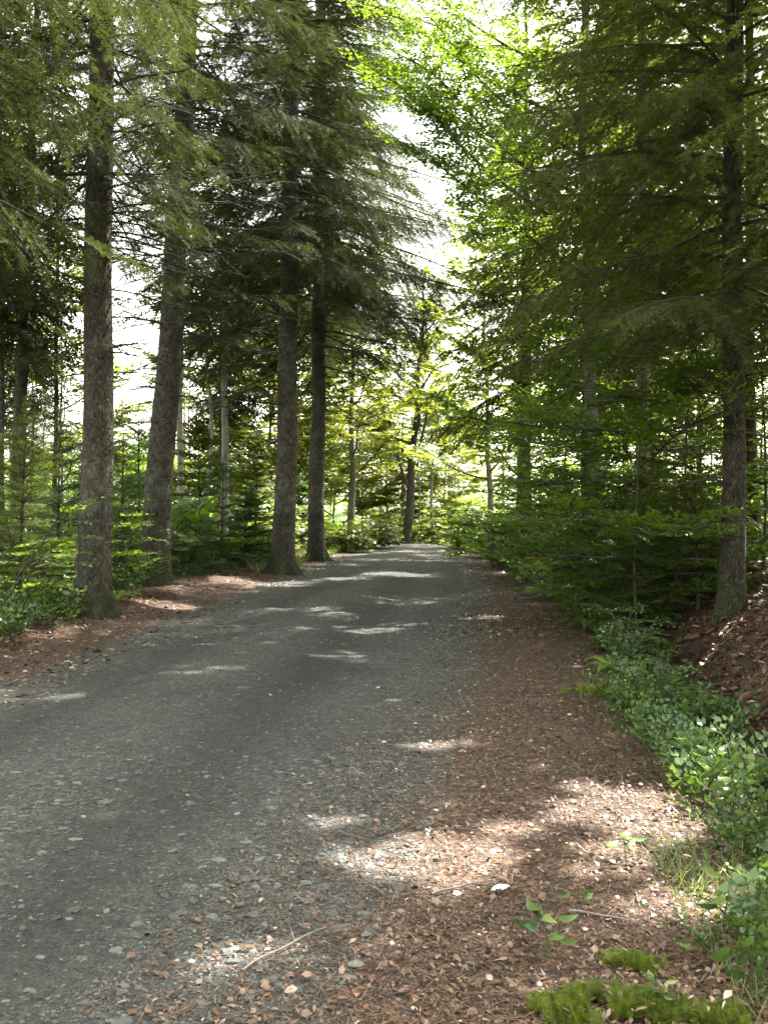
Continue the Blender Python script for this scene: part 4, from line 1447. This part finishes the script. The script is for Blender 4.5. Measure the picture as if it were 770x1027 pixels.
def build_seedling(label, x, y, leaves, seed, size=.075, h=.16):
    rg = np.random.default_rng(seed)
    o = thing('seedling', label, 'seedling', (x, y, h1(x, y)), 'seedlings on the near shoulder')
    bs, bl = MB(), MB()
    s = np.linspace(0, 1, 7)
    lean = (rg.random(2) - .5) * .08
    p = np.stack([lean[0] * s, lean[1] * s, h * s - .01], -1)
    v, t = tube(p, .0025 * (1 - .6 * s), 5)
    bs.add(v, t)
    P, D, W, L = [], [], [], []
    for j in range(leaves):
        az = j * 2.4 + rg.random()
        q = .45 + .55 * (j + 1) / leaves
        base = np.array([np.interp(q, s, p[:, c]) for c in range(3)])
        d = np.array([math.cos(az), math.sin(az), .15 - .6 * rg.random()])
        d /= np.linalg.norm(d)
        e = base + d * .035 + np.array([0, 0, .012])
        v, t = tube(np.stack([base, (base + e) / 2 + [0, 0, .006], e]), np.array([.0012, .001, .0008]), 4)
        bs.add(v, t)
        w = np.cross(d, [0, 0, 1.]) + .3 * rg.standard_normal(3)
        w -= d * (w @ d)
        P.append(e), D.append(d), W.append(w / np.linalg.norm(w)), L.append(size * (.75 + .5 * rg.random()))
    L = np.array(L)
    bl.leaves(fine_leaf(np.array(P), np.array(D), np.array(W), L, L * .27, .25), PAT_FL, 0, rg.random(leaves))
    bs.obj('stem', [M_HERB], o)
    bl.obj('leaves', [M_HERB], o)
    return o


build_seedling('taller leafy seedling with hanging leaves beside the bright mossy cushion', wx(548, 3.3), 3.3, 8, 1, .085, .17)
build_seedling('seedling with broad leaves between the sun patches on the near shoulder', wx(628, 4.3), 4.3, 6, 2, .07, .12)
build_seedling('low seedling in the brown litter left of the sunlit leaves', wx(585, 3.75), 3.75, 5, 3, .06, .09)
build_seedling('seedling at the right picture edge above the mossy cushions', wx(722, 3.55), 3.55, 7, 4, .075, .2)
build_seedling('small rosette seedling low at the bottom edge between the mossy cushions', wx(650, 2.98), 2.98, 7, 5, .04, .1)

# sunlit broad leaved weeds standing in the sun gap
for n_, (px, d, h, lab) in enumerate([
        (662, 5.75, .22, 'sunlit weed with glossy leaves leftmost at the ditch edge'),
        (690, 5.5, .28, 'sunlit weed with glossy leaves in the middle of the ditch edge'),
        (712, 5.2, .3, 'sunlit weed with glossy leaves tallest at the ditch edge'),
        (735, 4.9, .26, 'sunlit weed with glossy leaves nearest the camera at the ditch edge')]):
    o = build_seedling(lab, wx(px, d), d, 16, 40 + n_, .07, h)
    o.name = 'weed_plant'
    o['category'] = 'weed'
    o['group'] = 'sunlit weeds at the ditch edge'

# yellow flowers
rg = np.random.default_rng(9)
x0, y0 = wx(541, 19.5), 19.5
o = thing('yellow_flowers', 'clump of yellow flowers on the right verge', 'flowers', (x0, y0, h1(x0, y0)))
bs, bl = MB(), MB()
for j in range(14):
    az = rg.random() * 6.28
    e = np.array([.25 * math.cos(az) * rg.random(), .2 * math.sin(az) * rg.random(), .4 + .25 * rg.random()])
    v, t = tube(np.stack([e * [.3, .3, 0], e * [.7, .7, .6], e]), np.array([.003, .0025, .0015]), 4)
    bs.add(v, t)
    n = 26
    P = e + .03 * rg.standard_normal((n, 3))
    D = nrm(rg.standard_normal((n, 3)) + [0, 0, .6])
    W = nrm(np.cross(D, rg.standard_normal((n, 3))))
    bl.leaves(rhombs(P, D, W, np.full(n, .03), np.full(n, .01)), PAT_RHOMB, 0, rg.random(n))
bs.obj('stems', [M_HERB], o)
bl.obj('blossoms', [M_YELLOW], o, smooth=())


# sticks and one bleached leaf
def stick(label, a, b, r, seed, fork=True):
    rg = np.random.default_rng(seed)
    (pa, da), (pb, db) = a, b
    A, B = np.array([wx(pa, da), da]), np.array([wx(pb, db), db])
    s = np.linspace(0, 1, 12)
    xy = A + (B - A) * s[:, None]
    nrm_ = np.array([-(B - A)[1], (B - A)[0]])
    xy = xy + nrm_ * (.05 * np.sin(3 * s) + .02 * np.sin(9 * s))[:, None]
    p = np.stack([xy[:, 0], xy[:, 1], H(xy[:, 0], xy[:, 1]) + .012 + r], -1)
    org = p[0].copy()
    b_ = MB()
    v, t = tube(p - org, r * (1 - .6 * s), 7, None, .15, rg)
    b_.add(v, t, 0, .3 + .5 * rg.random())
    if fork:
        q = p[7] - org
        e = q + np.array([nrm_[0], nrm_[1], .0]) * .22 + np.append((B - A) * .15, .02)
        v, t = tube(np.stack([q, (q + e) / 2 + [0, 0, .006], e]), np.array([r * .5, r * .4, r * .2]), 5)
        b_.add(v, t, 0, .5)
    o = b_.obj('fallen_stick', [M_STICK])
    o.location = org
    tag(o, label, 'stick', 'fallen sticks on the road')
    return o


stick('long thin bent stick lying at the edge of the gravel near the camera', (243, 3.2), (328, 3.52), .0042, 1)
stick('short dark stick left of the bleached leaf', (432, 3.85), (480, 3.97), .006, 2, False)
stick('dark stick in the litter right of the bleached leaf', (570, 3.7), (630, 3.62), .006, 3)
stick('thin stick lying in the shade right of the two nearest sun patches', (690, 4.3), (640, 4.6), .004, 4)

L = fine_leaf(np.zeros((1, 3)), np.array([[1., .1, .05]]), nrm(np.array([[-.1, 1., .25]])), np.array([.075]), np.array([.02]), -.15)
b_ = MB()
b_.leaves(L, PAT_FL, 0, np.array([.6]))
o = b_.obj('fallen_leaf', [M_PALE], smooth=())
x0, y0 = wx(492, 3.9), 3.9
o.location = (x0, y0, h1(x0, y0) + .015)
tag(o, 'single large bleached leaf lying on the brown shoulder', 'leaf')

# ----------------------------------------------------------------------------
# camera, light, render settings
# ----------------------------------------------------------------------------
cam = bpy.data.cameras.new('camera')
cam.sensor_fit = 'VERTICAL'
cam.sensor_height = 24
cam.lens = 24 * F / 1027.0
cam.clip_start = .05
cam.clip_end = 3000
co = bpy.data.objects.new('camera', cam)
co.location = (0, 0, CAMZ)
co.rotation_euler = (math.radians(90), 0, 0)
col.objects.link(co)
scene.camera = co

w = bpy.data.worlds.new('World')
scene.world = w
w.use_nodes = True
nt = w.node_tree
nt.nodes.clear()
out = nt.nodes.new('ShaderNodeOutputWorld')
bg = nt.nodes.new('ShaderNodeBackground')
sky = nt.nodes.new('ShaderNodeTexSky')
sky.sky_type = 'NISHITA'
sky.sun_disc = False
sky.sun_elevation = SUN_EL
sky.sun_rotation = SUN_AZ
sky.air_density = 1.3
sky.dust_density = 3.0
sky.ozone_density = 1.0
bg.inputs[1].default_value = .15
hs = nt.nodes.new('ShaderNodeHueSaturation')
hs.inputs['Saturation'].default_value = .4
nt.links.new(sky.outputs[0], hs.inputs['Color'])
wm = nt.nodes.new('ShaderNodeMix')
wm.data_type = 'RGBA'
wm.blend_type = 'MULTIPLY'
wm.inputs[0].default_value = 1
wm.inputs[7].default_value = (1.0, .98, .83, 1)      # warm tint put into the sky colour in place of a white balance
nt.links.new(hs.outputs[0], wm.inputs[6])
nt.links.new(wm.outputs[2], bg.inputs[0])
nt.links.new(bg.outputs[0], out.inputs[0])

sl = bpy.data.lights.new('sun', 'SUN')
sl.energy = 5.0
sl.angle = math.radians(.53)
sl.color = (1.0, .95, .86)
so = bpy.data.objects.new('sun', sl)
so.rotation_euler = (math.pi / 2 - SUN_EL, 0, math.pi - SUN_AZ)
so.location = (20, 20, 40)
col.objects.link(so)

scene.view_settings.view_transform = 'Standard'
scene.view_settings.look = 'None'
scene.view_settings.exposure = 3.05
scene.view_settings.gamma = 1
scene.view_settings.use_curve_mapping = False
scene.render.engine = 'CYCLES'
cy = scene.cycles
cy.use_denoising = True
cy.denoiser = 'OPENIMAGEDENOISE'
cy.max_bounces = 9
cy.diffuse_bounces = 6
cy.glossy_bounces = 2
cy.transmission_bounces = 6
cy.transparent_max_bounces = 4
cy.caustics_reflective = False
cy.caustics_refractive = False
cy.sample_clamp_indirect = 6
cy.use_adaptive_sampling = True
cy.adaptive_threshold = .02
scene.render.use_persistent_data = False
